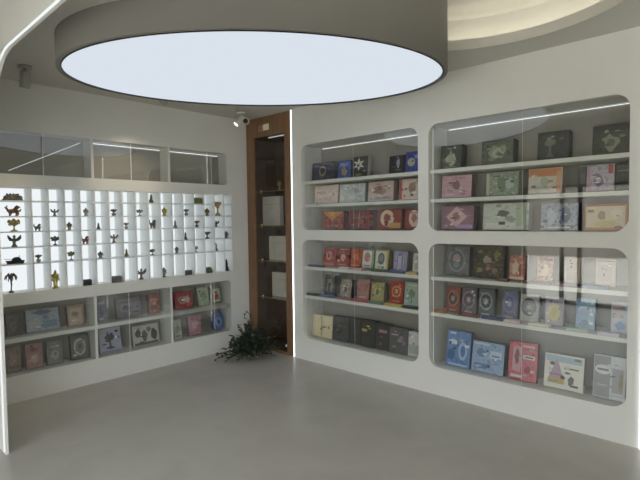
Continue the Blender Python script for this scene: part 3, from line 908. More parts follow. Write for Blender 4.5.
back_box((584, 205, 627, 233.5), t3, 'cream box with orange border and brown print, bottom shelf, upper niche', [(196, 128, 76), (206, 146, 90)], [('r', 0.5, 0.52, 0.9, 0.82, (222, 206, 176)), ('b', 0.42, 0.56, 0.24, 0.4, (170, 138, 112)), ('b', 0.5, 0.26, 0.6, 0.3, (206, 190, 110)), ('r', 0.5, 0.94, 0.9, 0.05, (168, 84, 56)), ('b', 0.75, 0.64, 0.3, 0.36, (232, 220, 200))], y=yc, dep=0.09)

# --- lower niche farther from the cabinet
yg = YB + 0.16
back_box((445, 247, 468.5, 279), l1, 'grey box with an ornate oval portrait, top shelf, lower niche', [(112, 112, 116), (128, 128, 130), (100, 100, 106)], [('o', 0.48, 0.52, 0.72, 0.8, (150, 150, 152)), ('o', 0.48, 0.52, 0.56, 0.64, (104, 106, 112)), ('b', 0.48, 0.6, 0.4, 0.34, (176, 160, 156)), ('b', 0.48, 0.36, 0.34, 0.24, (140, 150, 160))], y=yg, dep=0.07)
back_box((473.5, 246.3, 503.5, 281), l1, 'black box with gold and pink floral ornament, top shelf, lower niche', [(30, 28, 24), (44, 40, 32), (120, 108, 62)], [('b', 0.45, 0.56, 0.34, 0.24, (170, 150, 138)), ('b', 0.2, 0.24, 0.24, 0.2, (150, 136, 86)), ('b', 0.7, 0.24, 0.24, 0.2, (158, 112, 98)), ('b', 0.2, 0.8, 0.2, 0.14, (132, 120, 74)), ('b', 0.74, 0.72, 0.2, 0.3, (134, 130, 60)), ('b', 0.48, 0.3, 0.2, 0.14, (176, 120, 106))], y=yg, dep=0.07, scale=60)
back_box((508.5, 256, 524.5, 284), l1, 'red and cream set with pale figures, top shelf, lower niche', [(150, 70, 62), (190, 120, 104), (206, 170, 146)], [('b', 0.4, 0.5, 0.5, 0.6, (224, 196, 168)), ('b', 0.7, 0.4, 0.3, 0.5, (150, 60, 56)), ('r', 0.5, 0.08, 0.9, 0.12, (226, 206, 176))], y=yg - 0.02, lean=8, scale=50)
back_box((536.5, 258, 552.5, 284), l1, 'russet set with cream patches, top shelf, lower niche', [(156, 84, 64), (200, 146, 110), (222, 188, 150)], [('b', 0.5, 0.5, 0.55, 0.55, (222, 190, 156)), ('r', 0.5, 0.9, 0.9, 0.1, (146, 64, 56))], y=yg - 0.02, lean=8, scale=50)
back_box((563.5, 258.5, 581, 285), l1, 'pale beige set with a dark side edge, top shelf, lower niche', [(206, 190, 176), (216, 202, 188)], [('r', 0.5, 0.5, 0.7, 0.7, (196, 178, 166)), ('r', 0.96, 0.5, 0.08, 0.98, (76, 70, 66))], y=yg - 0.02, lean=8)  # pale cover and dark edge paint in the window reflection over this set
back_box((594.5, 260.5, 615, 288), l1, 'pale rose box, last on the top shelf, lower niche', [(200, 184, 176), (210, 196, 188)], [('r', 0.5, 0.94, 0.9, 0.04, (160, 148, 142)), ('r', 0.5, 0.5, 0.7, 0.6, (194, 178, 172))], y=yg - 0.02, lean=8)
yh = YB + 0.13
def medal(c1, c2, c3):
    return [('o', 0.47, 0.54, 0.82, 0.66, c1), ('o', 0.47, 0.54, 0.64, 0.5, c2), ('s', 0.47, 0.54, 0.42, 0.34, c3), ('r', 0.47, 0.08, 0.5, 0.05, c3)]
back_box((446, 287.5, 459.3, 314.5), l2, 'brick red set with dark round medallion, middle shelf, lower niche', [(142, 72, 62), (154, 84, 72)], medal((166, 130, 112), (92, 74, 66), (190, 160, 146)), y=yh, lean=7)
back_box((461, 288.5, 476, 315.5), l2, 'grey mauve set with round medallion, middle shelf, lower niche', [(104, 94, 104), (116, 106, 114)], medal((150, 140, 144), (92, 80, 86), (196, 176, 182)), y=yh, lean=7)
back_box((477.8, 289.5, 493.7, 317), l2, 'dark slate green set with round medallion, middle shelf, lower niche', [(84, 92, 94), (94, 102, 104)], medal((150, 156, 156), (66, 70, 72), (178, 180, 176)), y=yh, lean=7)
back_box((501.5, 291.5, 517, 321), l2, 'slate blue set with pale crest, middle shelf, lower niche', [(100, 104, 132), (114, 118, 144)], medal((128, 132, 160), (96, 100, 130), (176, 180, 200)), y=yh, lean=7)
back_box((519.5, 295.5, 538, 323), l2, 'pale grey set with dark oval medallion, middle shelf, lower niche', [(172, 172, 166), (184, 184, 176)], medal((92, 92, 92), (120, 120, 118), (190, 190, 184)), y=yh, lean=7)
back_box((544.5, 297.5, 563, 327), l2, 'lavender set with yellow glow, middle shelf, lower niche', [(176, 166, 180), (190, 182, 192)], [('o', 0.48, 0.44, 0.7, 0.66, (200, 190, 130)), ('b', 0.48, 0.46, 0.4, 0.4, (184, 172, 108))], y=yh, lean=7)
back_box((575, 299.5, 594.5, 331), l2, 'light blue set with white arc, middle shelf, lower niche', [(150, 176, 202), (166, 190, 212)], [('o', 0.48, 0.6, 0.7, 0.3, (206, 218, 230)), ('o', 0.48, 0.56, 0.6, 0.24, (146, 170, 198)), ('b', 0.5, 0.24, 0.5, 0.2, (126, 150, 184))], y=yh, lean=7)
back_box((610.5, 303.5, 629, 337), l2, 'white set with pink and blue print, middle shelf, lower niche', [(206, 208, 214), (190, 196, 206)], [('r', 0.4, 0.8, 0.66, 0.12, (196, 156, 160)), ('r', 0.4, 0.55, 0.6, 0.1, (206, 166, 166)), ('b', 0.5, 0.25, 0.6, 0.3, (130, 160, 200))], y=yh, lean=7)
yk = YB + 0.11
back_box((445, 332, 469, 366), l3, 'blue box with pale oval and round prints, bottom shelf, lower niche', [(96, 134, 190), (124, 158, 204), (78, 116, 174)], [('o', 0.7, 0.45, 0.36, 0.5, (176, 200, 226)), ('o', 0.7, 0.45, 0.2, 0.32, (90, 126, 180)), ('o', 0.22, 0.32, 0.32, 0.3, (70, 104, 160)), ('o', 0.26, 0.68, 0.36, 0.14, (216, 226, 238)), ('r', 0.25, 0.92, 0.24, 0.06, (206, 220, 236)), ('r', 0.5, 0.06, 0.8, 0.05, (180, 202, 228))], y=yk, dep=0.045, lean=9, side=(70, 88, 120), rz=-2)
back_box((470.5, 343.5, 503, 374.5), l3, 'pale blue box with white lettering bars, bottom shelf, lower niche', [(150, 174, 206), (172, 192, 216), (128, 154, 192)], [('b', 0.3, 0.62, 0.36, 0.34, (112, 140, 186)), ('r', 0.75, 0.62, 0.36, 0.22, (206, 218, 232)), ('r', 0.75, 0.58, 0.24, 0.05, (112, 132, 168)), ('r', 0.3, 0.2, 0.4, 0.16, (104, 130, 172)), ('r', 0.3, 0.92, 0.5, 0.06, (214, 222, 232))], y=yk, dep=0.045, lean=9, side=(88, 100, 124), rz=-2)
back_box((507, 343.5, 536, 381), l3, 'pink red box with white name bars, bottom shelf, lower niche', [(196, 96, 108), (212, 124, 132), (180, 78, 92)], [('r', 0.3, 0.55, 0.3, 0.66, (214, 172, 176)), ('b', 0.3, 0.6, 0.2, 0.4, (150, 96, 104)), ('r', 0.72, 0.62, 0.4, 0.1, (236, 226, 226)), ('r', 0.72, 0.62, 0.3, 0.035, (90, 60, 66)), ('b', 0.7, 0.3, 0.26, 0.24, (160, 60, 72)), ('r', 0.3, 0.1, 0.4, 0.07, (232, 214, 216)), ('r', 0.7, 0.9, 0.4, 0.05, (226, 190, 194))], y=yk, dep=0.045, lean=9, side=(140, 70, 76), rz=-2)
back_box((543, 356.5, 583, 391), l3, 'cream box with pink triangle and boot, bottom shelf, lower niche', [(228, 222, 206), (236, 232, 218)], [('r', 0.5, 0.86, 0.92, 0.18, (176, 194, 204)), ('t', 0.32, 0.56, 0.42, 0.66, (186, 160, 176)), ('r', 0.32, 0.22, 0.42, 0.16, (196, 168, 110)), ('r', 0.32, 0.4, 0.36, 0.04, (150, 124, 140)), ('r', 0.7, 0.62, 0.36, 0.05, (120, 140, 110)), ('b', 0.7, 0.28, 0.18, 0.3, (104, 100, 94)), ('r', 0.78, 0.14, 0.2, 0.06, (90, 86, 84)), ('r', 0.84, 0.9, 0.16, 0.07, (120, 130, 140))], y=yk, dep=0.045, lean=9, side=(150, 150, 142), rz=-2)
back_box((592, 357.5, 625, 399), l3, 'grey and white box with a small figure, bottom shelf, lower niche', [(206, 210, 208), (218, 220, 218)], [('r', 0.28, 0.5, 0.5, 0.94, (150, 148, 150)), ('o', 0.3, 0.66, 0.5, 0.22, (224, 224, 222)), ('r', 0.3, 0.66, 0.36, 0.05, (120, 118, 120)), ('r', 0.76, 0.44, 0.34, 0.56, (168, 164, 166)), ('b', 0.86, 0.44, 0.14, 0.5, (150, 140, 84)), ('r', 0.3, 0.3, 0.3, 0.04, (190, 186, 190)), ('r', 0.76, 0.1, 0.4, 0.05, (190, 196, 196))], y=yk, dep=0.045, lean=9, side=(60, 62, 64), rz=-2)

# --- booklets lying along the shelf fronts of the lower niches
def booklet(l, r, py, zs, c, what, where):
    nk = 0 if (l + r) / 2 < 423 else 1
    y = YB + 0.045
    xa, xb = on_y(l, py, y)[0], on_y(r, py, y)[0]
    xa, xb = max(xa, NX[nk][0] + 0.008), min(xb, NX[nk][1] - 0.008)
    w = xb - xa
    mb = MB()
    mb.box(-w / 2, 0, 0.0012, w / 2, 0.06, 0.020, flat(c))
    mb.box(-w / 2 + 0.004, 0.004, 0.020, w / 2 - 0.004, 0.055, 0.0208, flat(tuple(min(255, int(v * 1.12 + 10)) for v in c)))
    mb.box(-w * 0.3, 0.018, 0.0208, w * 0.2, 0.026, 0.0213, flat((214, 212, 206)))
    o = mb.build('booklet', loc=((xa + xb) / 2, y, zs))
    if what.startswith('black'):
        what, where = 'black', ('shelf below the dark grey set, lower niche' if what.endswith('first') else 'shelf below the pale green set, lower niche')
    tag(o, ('%s booklet at the front of the %s %s' if what != 'black' else '%s booklet on the %s %s') % (what, where, NN[nk]), 'booklet', 'booklets on the lower niche shelves')
hs, ms = 'top shelf, lower niche', 'middle shelf, lower niche'
for a in ((308, 321.5, 267, l1, (84, 92, 136), 'slate blue', hs), (338, 348, 270, l1, (224, 214, 206), 'white', hs), (349.5, 361.5, 271.5, l1, (214, 178, 172), 'pink', hs),
          (371, 384.5, 272, l1, (88, 112, 92), 'green', hs), (385.5, 404, 274, l1, (74, 84, 140), 'deep blue', hs), (405.5, 417, 276, l1, (206, 182, 116), 'yellow', hs),
          (305.5, 317.5, 296, l2, (52, 52, 52), 'black first', ms), (319, 333, 298, l2, (92, 122, 166), 'light blue', ms), (334.5, 349.5, 300, l2, (176, 120, 136), 'rose', ms),
          (351, 367, 303, l2, (186, 92, 108), 'raspberry', ms), (368.5, 382, 306, l2, (112, 146, 122), 'green', ms), (383.5, 401, 308, l2, (204, 184, 104), 'yellow', ms), (402.5, 417.5, 311, l2, (40, 42, 40), 'black last', ms),
          (497, 507, 282, l1, (120, 66, 64), 'maroon', hs), (519, 549, 285, l1, (116, 74, 74), 'brown red', hs), (552, 578, 287.5, l1, (158, 128, 140), 'mauve', hs), (583, 607, 290, l1, (134, 160, 188), 'blue', hs),
          (433, 444.5, 313, l2, (186, 128, 84), 'orange', ms), (458, 477, 316, l2, (116, 62, 62), 'maroon', ms), (481, 502, 318.5, l2, (70, 78, 132), 'blue', ms), (503.5, 520, 321.5, l2, (218, 194, 190), 'pale pink', ms),
          (528, 548, 327, l2, (222, 212, 184), 'cream', ms), (566, 588, 332, l2, (190, 206, 186), 'pale green', ms), (597, 619, 337.5, l2, (214, 204, 214), 'lilac', ms)):
    booklet(*a)

# --- low bookcase on the left wall
def left_box(rect, zs, label, cols, art, dep=0.05, lean=10.0, side=None, scale=26, xo=0.09, name='product_box', round_top=False, rz=0):
    l, t, r, bo = rect
    x = XL - xo
    ya = on_x(l + 1.5, bo, x)[0]
    yb = on_x(r + 0.5, bo, x)[0]
    ya, yb = max(ya, BOO[2] + 0.01), yb
    h = on_x((l + r) / 2 + 1, t, x - 0.03)[1] - zs
    o = product_box(label, 'boxed sets in the low bookcase', yb - ya, h, dep, cols, art, side, lean, (x, (ya + yb) / 2, zs), PI / 2 + math.radians(rz), scale=scale, name=name, round_top=round_top)
    return o
z1, z2 = 0.523 + 0.018, 0.226
left_box((5.7, 313.5, 22.5, 338), z1, 'black box with pale oval, upper bookcase row, farthest from the cabinet', [(58, 54, 52), (72, 66, 64), (46, 44, 44)], [('o', 0.45, 0.42, 0.4, 0.4, (122, 112, 108)), ('r', 0.4, 0.84, 0.5, 0.08, (110, 104, 100)), ('b', 0.45, 0.42, 0.2, 0.2, (70, 64, 62))])
left_box((25.5, 309, 60, 334), z1, 'large pale blue box with dark cloud print, upper bookcase row', [(150, 164, 184), (176, 184, 196), (126, 144, 170)], [('b', 0.5, 0.84, 0.6, 0.24, (92, 108, 134)), ('b', 0.3, 0.36, 0.4, 0.4, (184, 186, 190)), ('r', 0.7, 0.3, 0.44, 0.3, (120, 140, 168))])
left_box((67, 305, 84.5, 327), z1, 'tan framed box with cream panel, upper bookcase row', [(164, 136, 112), (178, 150, 124)], [('r', 0.48, 0.46, 0.76, 0.76, (190, 174, 156)), ('b', 0.48, 0.55, 0.5, 0.3, (150, 128, 114)), ('b', 0.48, 0.24, 0.4, 0.2, (206, 194, 176))])
left_box((96.3, 299, 107.5, 322.5), z1, 'blue grey box against the divider, upper bookcase row', [(130, 132, 144), (150, 152, 162)], [('r', 0.5, 0.8, 0.7, 0.1, (176, 178, 184)), ('b', 0.45, 0.4, 0.6, 0.4, (112, 114, 130)), ('r', 0.4, 0.12, 0.4, 0.08, (190, 190, 194))])
left_box((116, 297.4, 142, 319.5), z1, 'wide grey plum box, upper bookcase row', [(108, 102, 112), (126, 120, 128), (92, 88, 98)], [('r', 0.5, 0.5, 0.7, 0.4, (134, 130, 142)), ('b', 0.4, 0.46, 0.4, 0.3, (96, 90, 104)), ('r', 0.5, 0.86, 0.8, 0.06, (140, 134, 142))])
left_box((148.5, 294, 160, 314), z1, 'red brown box with pink bands, upper bookcase row', [(146, 92, 84), (162, 106, 96)], [('r', 0.5, 0.7, 0.7, 0.14, (190, 146, 132)), ('r', 0.5, 0.3, 0.7, 0.2, (120, 70, 66)), ('b', 0.5, 0.5, 0.4, 0.2, (196, 160, 140))])
left_box((174.3, 291.5, 193, 311), z1, 'red box with pale diagonal print, upper bookcase row', [(156, 66, 66), (174, 84, 80)], [('b', 0.45, 0.5, 0.6, 0.5, (196, 150, 144)), ('d', 0.72, 0.5, 0.3, 0.5, (206, 186, 178)), ('b', 0.4, 0.5, 0.3, 0.3, (110, 110, 92))])
left_box((197.5, 287, 209, 306), z1, 'pale green box before the glass edge, upper bookcase row', [(160, 172, 148), (176, 186, 164)], [('b', 0.5, 0.5, 0.6, 0.5, (140, 154, 128)), ('r', 0.5, 0.86, 0.7, 0.08, (196, 204, 188))])
left_box((211, 287, 222, 304.5), z1, 'green bordered box with red print, upper bookcase row nearest the cabinet', [(120, 140, 112), (136, 152, 124)], [('r', 0.48, 0.5, 0.7, 0.76, (206, 196, 182)), ('b', 0.48, 0.4, 0.5, 0.4, (170, 76, 70)), ('b', 0.48, 0.66, 0.3, 0.2, (84, 96, 80))])
left_box((6, 347, 21.5, 373), z2, 'faded red box, lower bookcase row, farthest from the cabinet', [(132, 108, 102), (146, 122, 114)], [('b', 0.5, 0.6, 0.6, 0.4, (160, 128, 120)), ('r', 0.5, 0.2, 0.7, 0.1, (112, 88, 84))])
left_box((25.5, 344, 43.5, 369), z2, 'dusty pink box with white flower print, lower bookcase row', [(170, 126, 124), (184, 142, 138)], [('b', 0.5, 0.4, 0.5, 0.4, (206, 176, 170)), ('b', 0.5, 0.76, 0.6, 0.2, (146, 98, 98))])
left_box((46.5, 341, 63.5, 365.5), z2, 'grey green box with pale chest print, lower bookcase row', [(118, 122, 110), (134, 138, 124)], [('b', 0.5, 0.38, 0.6, 0.4, (166, 168, 152)), ('r', 0.5, 0.75, 0.6, 0.1, (158, 160, 146)), ('o', 0.5, 0.88, 0.4, 0.12, (142, 146, 132))])
left_box((70.5, 335, 90, 360), z2, 'dark grey box with a white oval frame, lower bookcase row', [(96, 94, 90), (110, 108, 102)], [('o', 0.48, 0.5, 0.66, 0.7, (186, 182, 172)), ('o', 0.48, 0.5, 0.48, 0.5, (132, 126, 118)), ('b', 0.48, 0.5, 0.24, 0.3, (98, 92, 88))])
left_box((99, 328, 122, 354), z2, 'lilac box with a dark tree silhouette, lower bookcase row', [(168, 168, 188), (182, 182, 198)], [('b', 0.48, 0.62, 0.5, 0.44, (52, 52, 58)), ('r', 0.48, 0.36, 0.08, 0.3, (48, 48, 54)), ('t', 0.48, 0.22, 0.5, 0.12, (58, 58, 66)), ('r', 0.5, 0.06, 0.9, 0.06, (136, 130, 176))])
left_box((132.5, 325, 159.5, 346.5), z2, 'wide white box with black patterned letters, lower bookcase row', [(192, 190, 184), (206, 204, 196)], [('b', 0.2, 0.6, 0.24, 0.5, (96, 94, 92)), ('b', 0.44, 0.5, 0.26, 0.6, (110, 108, 104)), ('b', 0.8, 0.5, 0.24, 0.66, (84, 82, 80)), ('r', 0.5, 0.1, 0.9, 0.12, (96, 92, 90)), ('b', 0.62, 0.74, 0.2, 0.3, (130, 128, 122))], scale=60)
left_box((173.5, 320, 182, 339), z2, 'narrow cream box with green oval, lower bookcase row', [(196, 194, 180), (208, 206, 192)], [('o', 0.5, 0.5, 0.5, 0.5, (158, 164, 146)), ('r', 0.5, 0.12, 0.7, 0.08, (120, 124, 112))])
left_box((188.5, 316, 202, 335.5), z2, 'rose pink box, lower bookcase row', [(186, 136, 146), (198, 152, 160)], [('b', 0.5, 0.5, 0.5, 0.5, (206, 170, 176)), ('r', 0.5, 0.84, 0.6, 0.1, (166, 112, 124))])
left_box((212.5, 312, 224.5, 331), z2, 'round shouldered blue pack with pale emblem, lower bookcase row nearest the cabinet', [(96, 118, 164), (112, 134, 178)], [('o', 0.5, 0.46, 0.6, 0.5, (150, 168, 204)), ('b', 0.5, 0.46, 0.3, 0.28, (76, 94, 140))], name='rounded_pack', round_top=True)

# ------------------------------------------------------------------ figurines in the lit grid
def fm(n, c):
    c2 = tuple(int(v * 0.62) for v in c)
    c3 = tuple(min(255, int(v * 1.35)) for v in c)
    return mottled('fig_' + n, [c2, c, c3], 7, 0.5, seed=2)
FC = {'dark': fm('dark', (98, 94, 86)), 'grey': fm('grey', (126, 124, 120)), 'rust': fm('rust', (132, 88, 54)), 'gold': fm('gold', (168, 148, 92)),
      'olive': fm('olive', (116, 114, 72)), 'yellow': fm('yellow', (168, 154, 66)), 'black': fm('black', (46, 46, 46)), 'red': fm('red', (142, 98, 84)), 'green': fm('green', (86, 98, 66))}
def fig_mesh(kind, c):
    """unit height, about unit width; returns (body builder, base builder or None)"""
    mt = FC[c]
    b, s = MB(), MB()
    L = lambda prof, at=(0, 0, 0), seg=10, sx=1, sy=1, q=b: q.lathe(prof, mt, at, seg, sx, sy)
    if kind == 'tree':
        L([(0.26, 0), (0.3, 0.03), (0.24, 0.08), (0.1, 0.12)], q=s)
        L([(0.09, 0.11), (0.06, 0.3), (0.07, 0.5)])
        for k in range(7):
            a = 2 * PI * k / 7
            L([(0.02, 0), (0.16, 0.06), (0.18, 0.14), (0.1, 0.24), (0.01, 0.3)], (0.14 * math.cos(a), 0.32 * math.sin(a), 0.44 + 0.10 * (k % 3)), 8)
        L([(0.05, 0), (0.26, 0.1), (0.2, 0.28), (0.02, 0.4)], (0, 0, 0.6))
    elif kind == 'winged':
        L([(0.22, 0), (0.24, 0.08), (0.16, 0.12), (0.14, 0.24)], q=s)
        L([(0.09, 0.24), (0.14, 0.4), (0.17, 0.56), (0.1, 0.7), (0.06, 0.74)])
        L([(0.02, 0.72), (0.1, 0.78), (0.1, 0.88), (0.02, 0.97)])
        for sg in (-1, 1):
            b.face([(-0.02, 0.1 * sg, 0.6), (0, 0.48 * sg, 0.95), (0.02, 0.5 * sg, 0.72), (0, 0.34 * sg, 0.5), (0.02, 0.12 * sg, 0.44)], mt)
            b.face([(0.03, 0.1 * sg, 0.6), (0.03, 0.48 * sg, 0.95), (0.05, 0.5 * sg, 0.72), (0.03, 0.34 * sg, 0.5), (0.05, 0.12 * sg, 0.44)], mt)
            b.tube([(0.02, 0.1 * sg, 0.6), (0.02, 0.48 * sg, 0.94)], 0.03, mt, 6)
    elif kind == 'robot':
        s.box(-0.22, -0.34, 0, 0.22, 0.34, 0.05, mt)
        for sg in (-1, 1):
            b.box(-0.1, 0.06 * sg - 0.07 + 0.06 * sg, 0.05, 0.1, 0.06 * sg + 0.07 + 0.06 * sg, 0.4, mt)
            b.tube([(0, 0.24 * sg, 0.7), (0.04, 0.36 * sg, 0.52), (0.16, 0.34 * sg, 0.42)], 0.06, mt, 6)
            b.box(-0.1, 0.24 * sg - 0.09, 0.64, 0.1, 0.24 * sg + 0.09, 0.78, mt)
        b.box(-0.14, -0.2, 0.38, 0.14, 0.2, 0.74, mt)
        L([(0.04, 0.72), (0.13, 0.78), (0.13, 0.92), (0.06, 1.0)])
        b.box(-0.18, -0.14, 0.5, -0.1, 0.14, 0.88, mt)
    elif kind == 'tower':
        s.box(-0.3, -0.3, 0, 0.3, 0.3, 0.06, mt)
        b.lathe([(0.36, 0.06), (0.28, 0.3), (0.34, 0.31), (0.2, 0.36), (0.19, 0.55), (0.26, 0.56), (0.14, 0.62), (0.12, 0.76), (0.17, 0.77), (0.02, 1.0)], mt, seg=8)
    elif kind == 'chest':
        b.box(-0.4, -0.5, 0, 0.4, 0.5, 0.6, mt)
        b.loft([[(0.42 * math.cos(PI * k / 8), y, 0.62 + 0.36 * math.sin(PI * k / 8)) for k in range(9)] for y in (-0.51, 0.51)], mt, smooth=False)
        b.box(0.4, -0.08, 0.5, 0.46, 0.08, 0.72, mt)
    elif kind == 'tank':
        b.loft([[(-0.16, y0, 0), (0.16, y0, 0), (0.16, y1, h), (-0.16, y1, h)] for y0, y1, h in ((-0.32, -0.42, 0.4), (0.4, 0.48, 0.4))], mt, smooth=False)
        for sg in (-1, 1):
            b.box(0.16 * sg - 0.04, -0.34, 0.0, 0.16 * sg + 0.04, 0.42, 0.3, mt)
        L([(0.24, 0.4), (0.24, 0.52), (0.16, 0.74), (0.05, 0.82)], (0, 0.1, 0), 12)
        b.tube([(0, -0.06, 0.56), (0, -0.5, 0.62)], 0.03, mt, 6)
        b.tube([(0, 0.2, 0.7), (0, 0.24, 1.0)], 0.02, mt, 5)
    elif kind == 'palm':
        L([(0.2, 0), (0.24, 0.04), (0.16, 0.1)], q=s)
        b.tube([(0, 0, 0.08), (0.02, 0.04, 0.4), (0, 0.0, 0.74)], 0.045, mt, 6)
        for k in range(10):
            a = 2 * PI * k / 10
            r = 0.5
            b.tube([(0, 0, 0.74), (r * 0.4 * math.cos(a), r * 0.5 * math.sin(a), 0.96 - 0.05 * (k % 2)), (r * 0.75 * math.cos(a), r * 0.85 * math.sin(a), 0.86), (r * math.cos(a), r * math.sin(a), 0.62 + 0.06 * (k % 3))], 0.085, mt, 5, 0.02)
    elif kind == 'trophy':
        L([(0.34, 0), (0.36, 0.06), (0.26, 0.1), (0.22, 0.18), (0.1, 0.24), (0.09, 0.5)], q=s)
        L([(0.09, 0.5), (0.18, 0.58), (0.32, 0.68), (0.38, 0.8), (0.42, 0.84), (0.3, 0.92), (0.1, 0.96)], seg=12)
        for k in range(6):
            a = 2 * PI * k / 6
            L([(0.02, 0), (0.12, 0.05), (0.1, 0.14), (0.01, 0.2)], (0.3 * math.cos(a), 0.36 * math.sin(a), 0.78), 8)
    elif kind == 'mound':
        b.lathe([(0.5, 0), (0.5, 0.12), (0.44, 0.2), (0.4, 0.45), (0.28, 0.62), (0.12, 0.74), (0.02, 0.78)], mt, seg=14)
        for k in range(11):
            a = 2 * PI * k / 11
            r = 0.4 if k % 2 else 0.26
            L([(0.08, 0), (0.06, 0.22), (0.09, 0.25), (0.01, 0.42)], (r * math.cos(a), r * math.sin(a), 0.22 if k % 2 else 0.5), 6)
    elif kind == 'beast':
        b.lathe([(0.03, -0.4), (0.15, -0.3), (0.2, 0.0), (0.17, 0.25), (0.05, 0.36)], mt, seg=10, xf=Matrix.Translation((0, 0, 0.46)) @ Matrix.Rotation(PI / 2, 4, 'X'))
        for sg in (-1, 1):
            for yy in (-0.2, 0.22):
                b.tube([(0.12 * sg, yy, 0.44), (0.15 * sg, yy + 0.05, 0.24), (0.15 * sg, yy, 0.0)], 0.08, mt, 6, 0.06)
            b.face([(0.08 * sg, 0.0, 0.6), (0.2 * sg, 0.2, 1.0), (0.24 * sg, 0.44, 0.86), (0.12 * sg, 0.24, 0.56)], mt)
        b.tube([(0, -0.28, 0.5), (0, -0.38, 0.74), (0, -0.5, 0.8)], 0.11, mt, 7, 0.06)
        b.tube([(0, 0.3, 0.5), (0, 0.44, 0.44), (0, 0.5, 0.66)], 0.07, mt, 6, 0.02)
        for sg in (-1, 1):
            b.tube([(0.04 * sg, -0.4, 0.84), (0.08 * sg, -0.34, 0.98)], 0.03, mt, 5, 0.005)
    elif kind == 'flower':
        L([(0.2, 0), (0.28, 0.2), (0.3, 0.36), (0.22, 0.36)], q=s)
        for k in range(6):
            a = 2 * PI * k / 6
            b.tube([(0, 0, 0.34), (0.14 * math.cos(a), 0.14 * math.sin(a), 0.6), (0.26 * math.cos(a), 0.32 * math.sin(a), 0.74)], 0.03, mt, 5)
            L([(0.02, 0), (0.15, 0.06), (0.13, 0.15), (0.01, 0.2)], (0.26 * math.cos(a), 0.32 * math.sin(a), 0.66 + 0.08 * (k % 2)), 7)
        L([(0.02, 0.6), (0.2, 0.72), (0.16, 0.92), (0.02, 1.0)])
    jr = random.Random(len(b.v) * 7 + len(kind))
    if kind not in ('chest', 'tank'):
        b.v = [(p[0] + jr.uniform(-0.035, 0.035), p[1] + jr.uniform(-0.035, 0.035), max(0.0, p[2] + jr.uniform(-0.025, 0.025))) for p in b.v]
    return b, (s if s.v else None)

PROTO = {}
ROWN = ['top', 'second', 'third', 'fourth', 'fifth', 'bottom']
COLN = ['first', 'second', 'third', 'fourth', 'fifth', 'sixth', 'seventh', 'eighth', 'ninth', 'tenth', 'eleventh', 'twelfth', 'thirteenth', 'fourteenth', 'fifteenth', 'sixteenth', 'last']
KN = {'tree': 'tree', 'winged': 'winged', 'robot': 'warrior', 'tower': 'tower', 'chest': 'chest', 'tank': 'tank', 'palm': 'palm', 'trophy': 'trophy', 'mound': 'spired', 'beast': 'beast', 'flower': 'flower'}
NAMEK = {'tree': 'tree_figurine', 'winged': 'winged_figurine', 'robot': 'warrior_figurine', 'tower': 'tower_model', 'chest': 'chest_model', 'tank': 'tank_model', 'palm': 'palm_tree_model', 'trophy': 'trophy_model', 'mound': 'castle_mound_model', 'beast': 'beast_figurine', 'flower': 'flower_model'}
NAMEK['mound'] = 'spired_model'

def figurine(kind, c, row, col, rect, wide_at=None):
    l, t, r, bo = rect
    x = XL - (0.05 if wide_at is None else wide_at)
    y = on_x((l + r) / 2, (t + bo) / 2, x)[0]
    wd = on_x(r, (t + bo) / 2, x)[0] - on_x(l, (t + bo) / 2, x)[0]
    zs = RZ[row + 1] + (0.0055 if row < 5 else 0.0025)
    ht = on_x((l + r) / 2, t, x)[1] - on_x((l + r) / 2, bo, x)[1]
    if (kind, c) not in PROTO:
        bb, sb = fig_mesh(kind, c)
        PROTO[(kind, c)] = (bb.build(NAMEK[kind]), sb.build('base') if sb else None)
        o, base = PROTO[(kind, c)]
        if base:
            base.parent = o
    else:
        p, pb = PROTO[(kind, c)]
        o = p.copy()
        COL.objects.link(o)
        if pb:
            base = pb.copy()
            COL.objects.link(base)
            base.parent = o
    c0 = CY[col - 1] + 0.009 if col else GY0 + 0.01
    c1 = CY[col] - 0.009 if col < 16 else GY1 - 0.012
    sy = min(wd * 1.18, (c1 - c0) / 1.06)
    y = min(max(y, c0 + sy * 0.53), c1 - sy * 0.53)
    o.location = (x, y, zs + 0.0005)
    top = RZ[row] - 0.006 if not (row == 1 and col == 15) else RZ[0] - 0.006
    o.scale = (min(sy, 0.088 if wide_at is None else 0.055), sy, min(ht * 1.08, (top - zs) / 1.06))
    cn = COLN[16 - col]
    tag(o, '%s %s figurine, %s row of the lit grid, %s column from the cabinet' % ({'grey': 'silver grey'}.get(c, c), KN[kind], ROWN[row], cn), 'figurine', 'metal figurines in the lit grid')

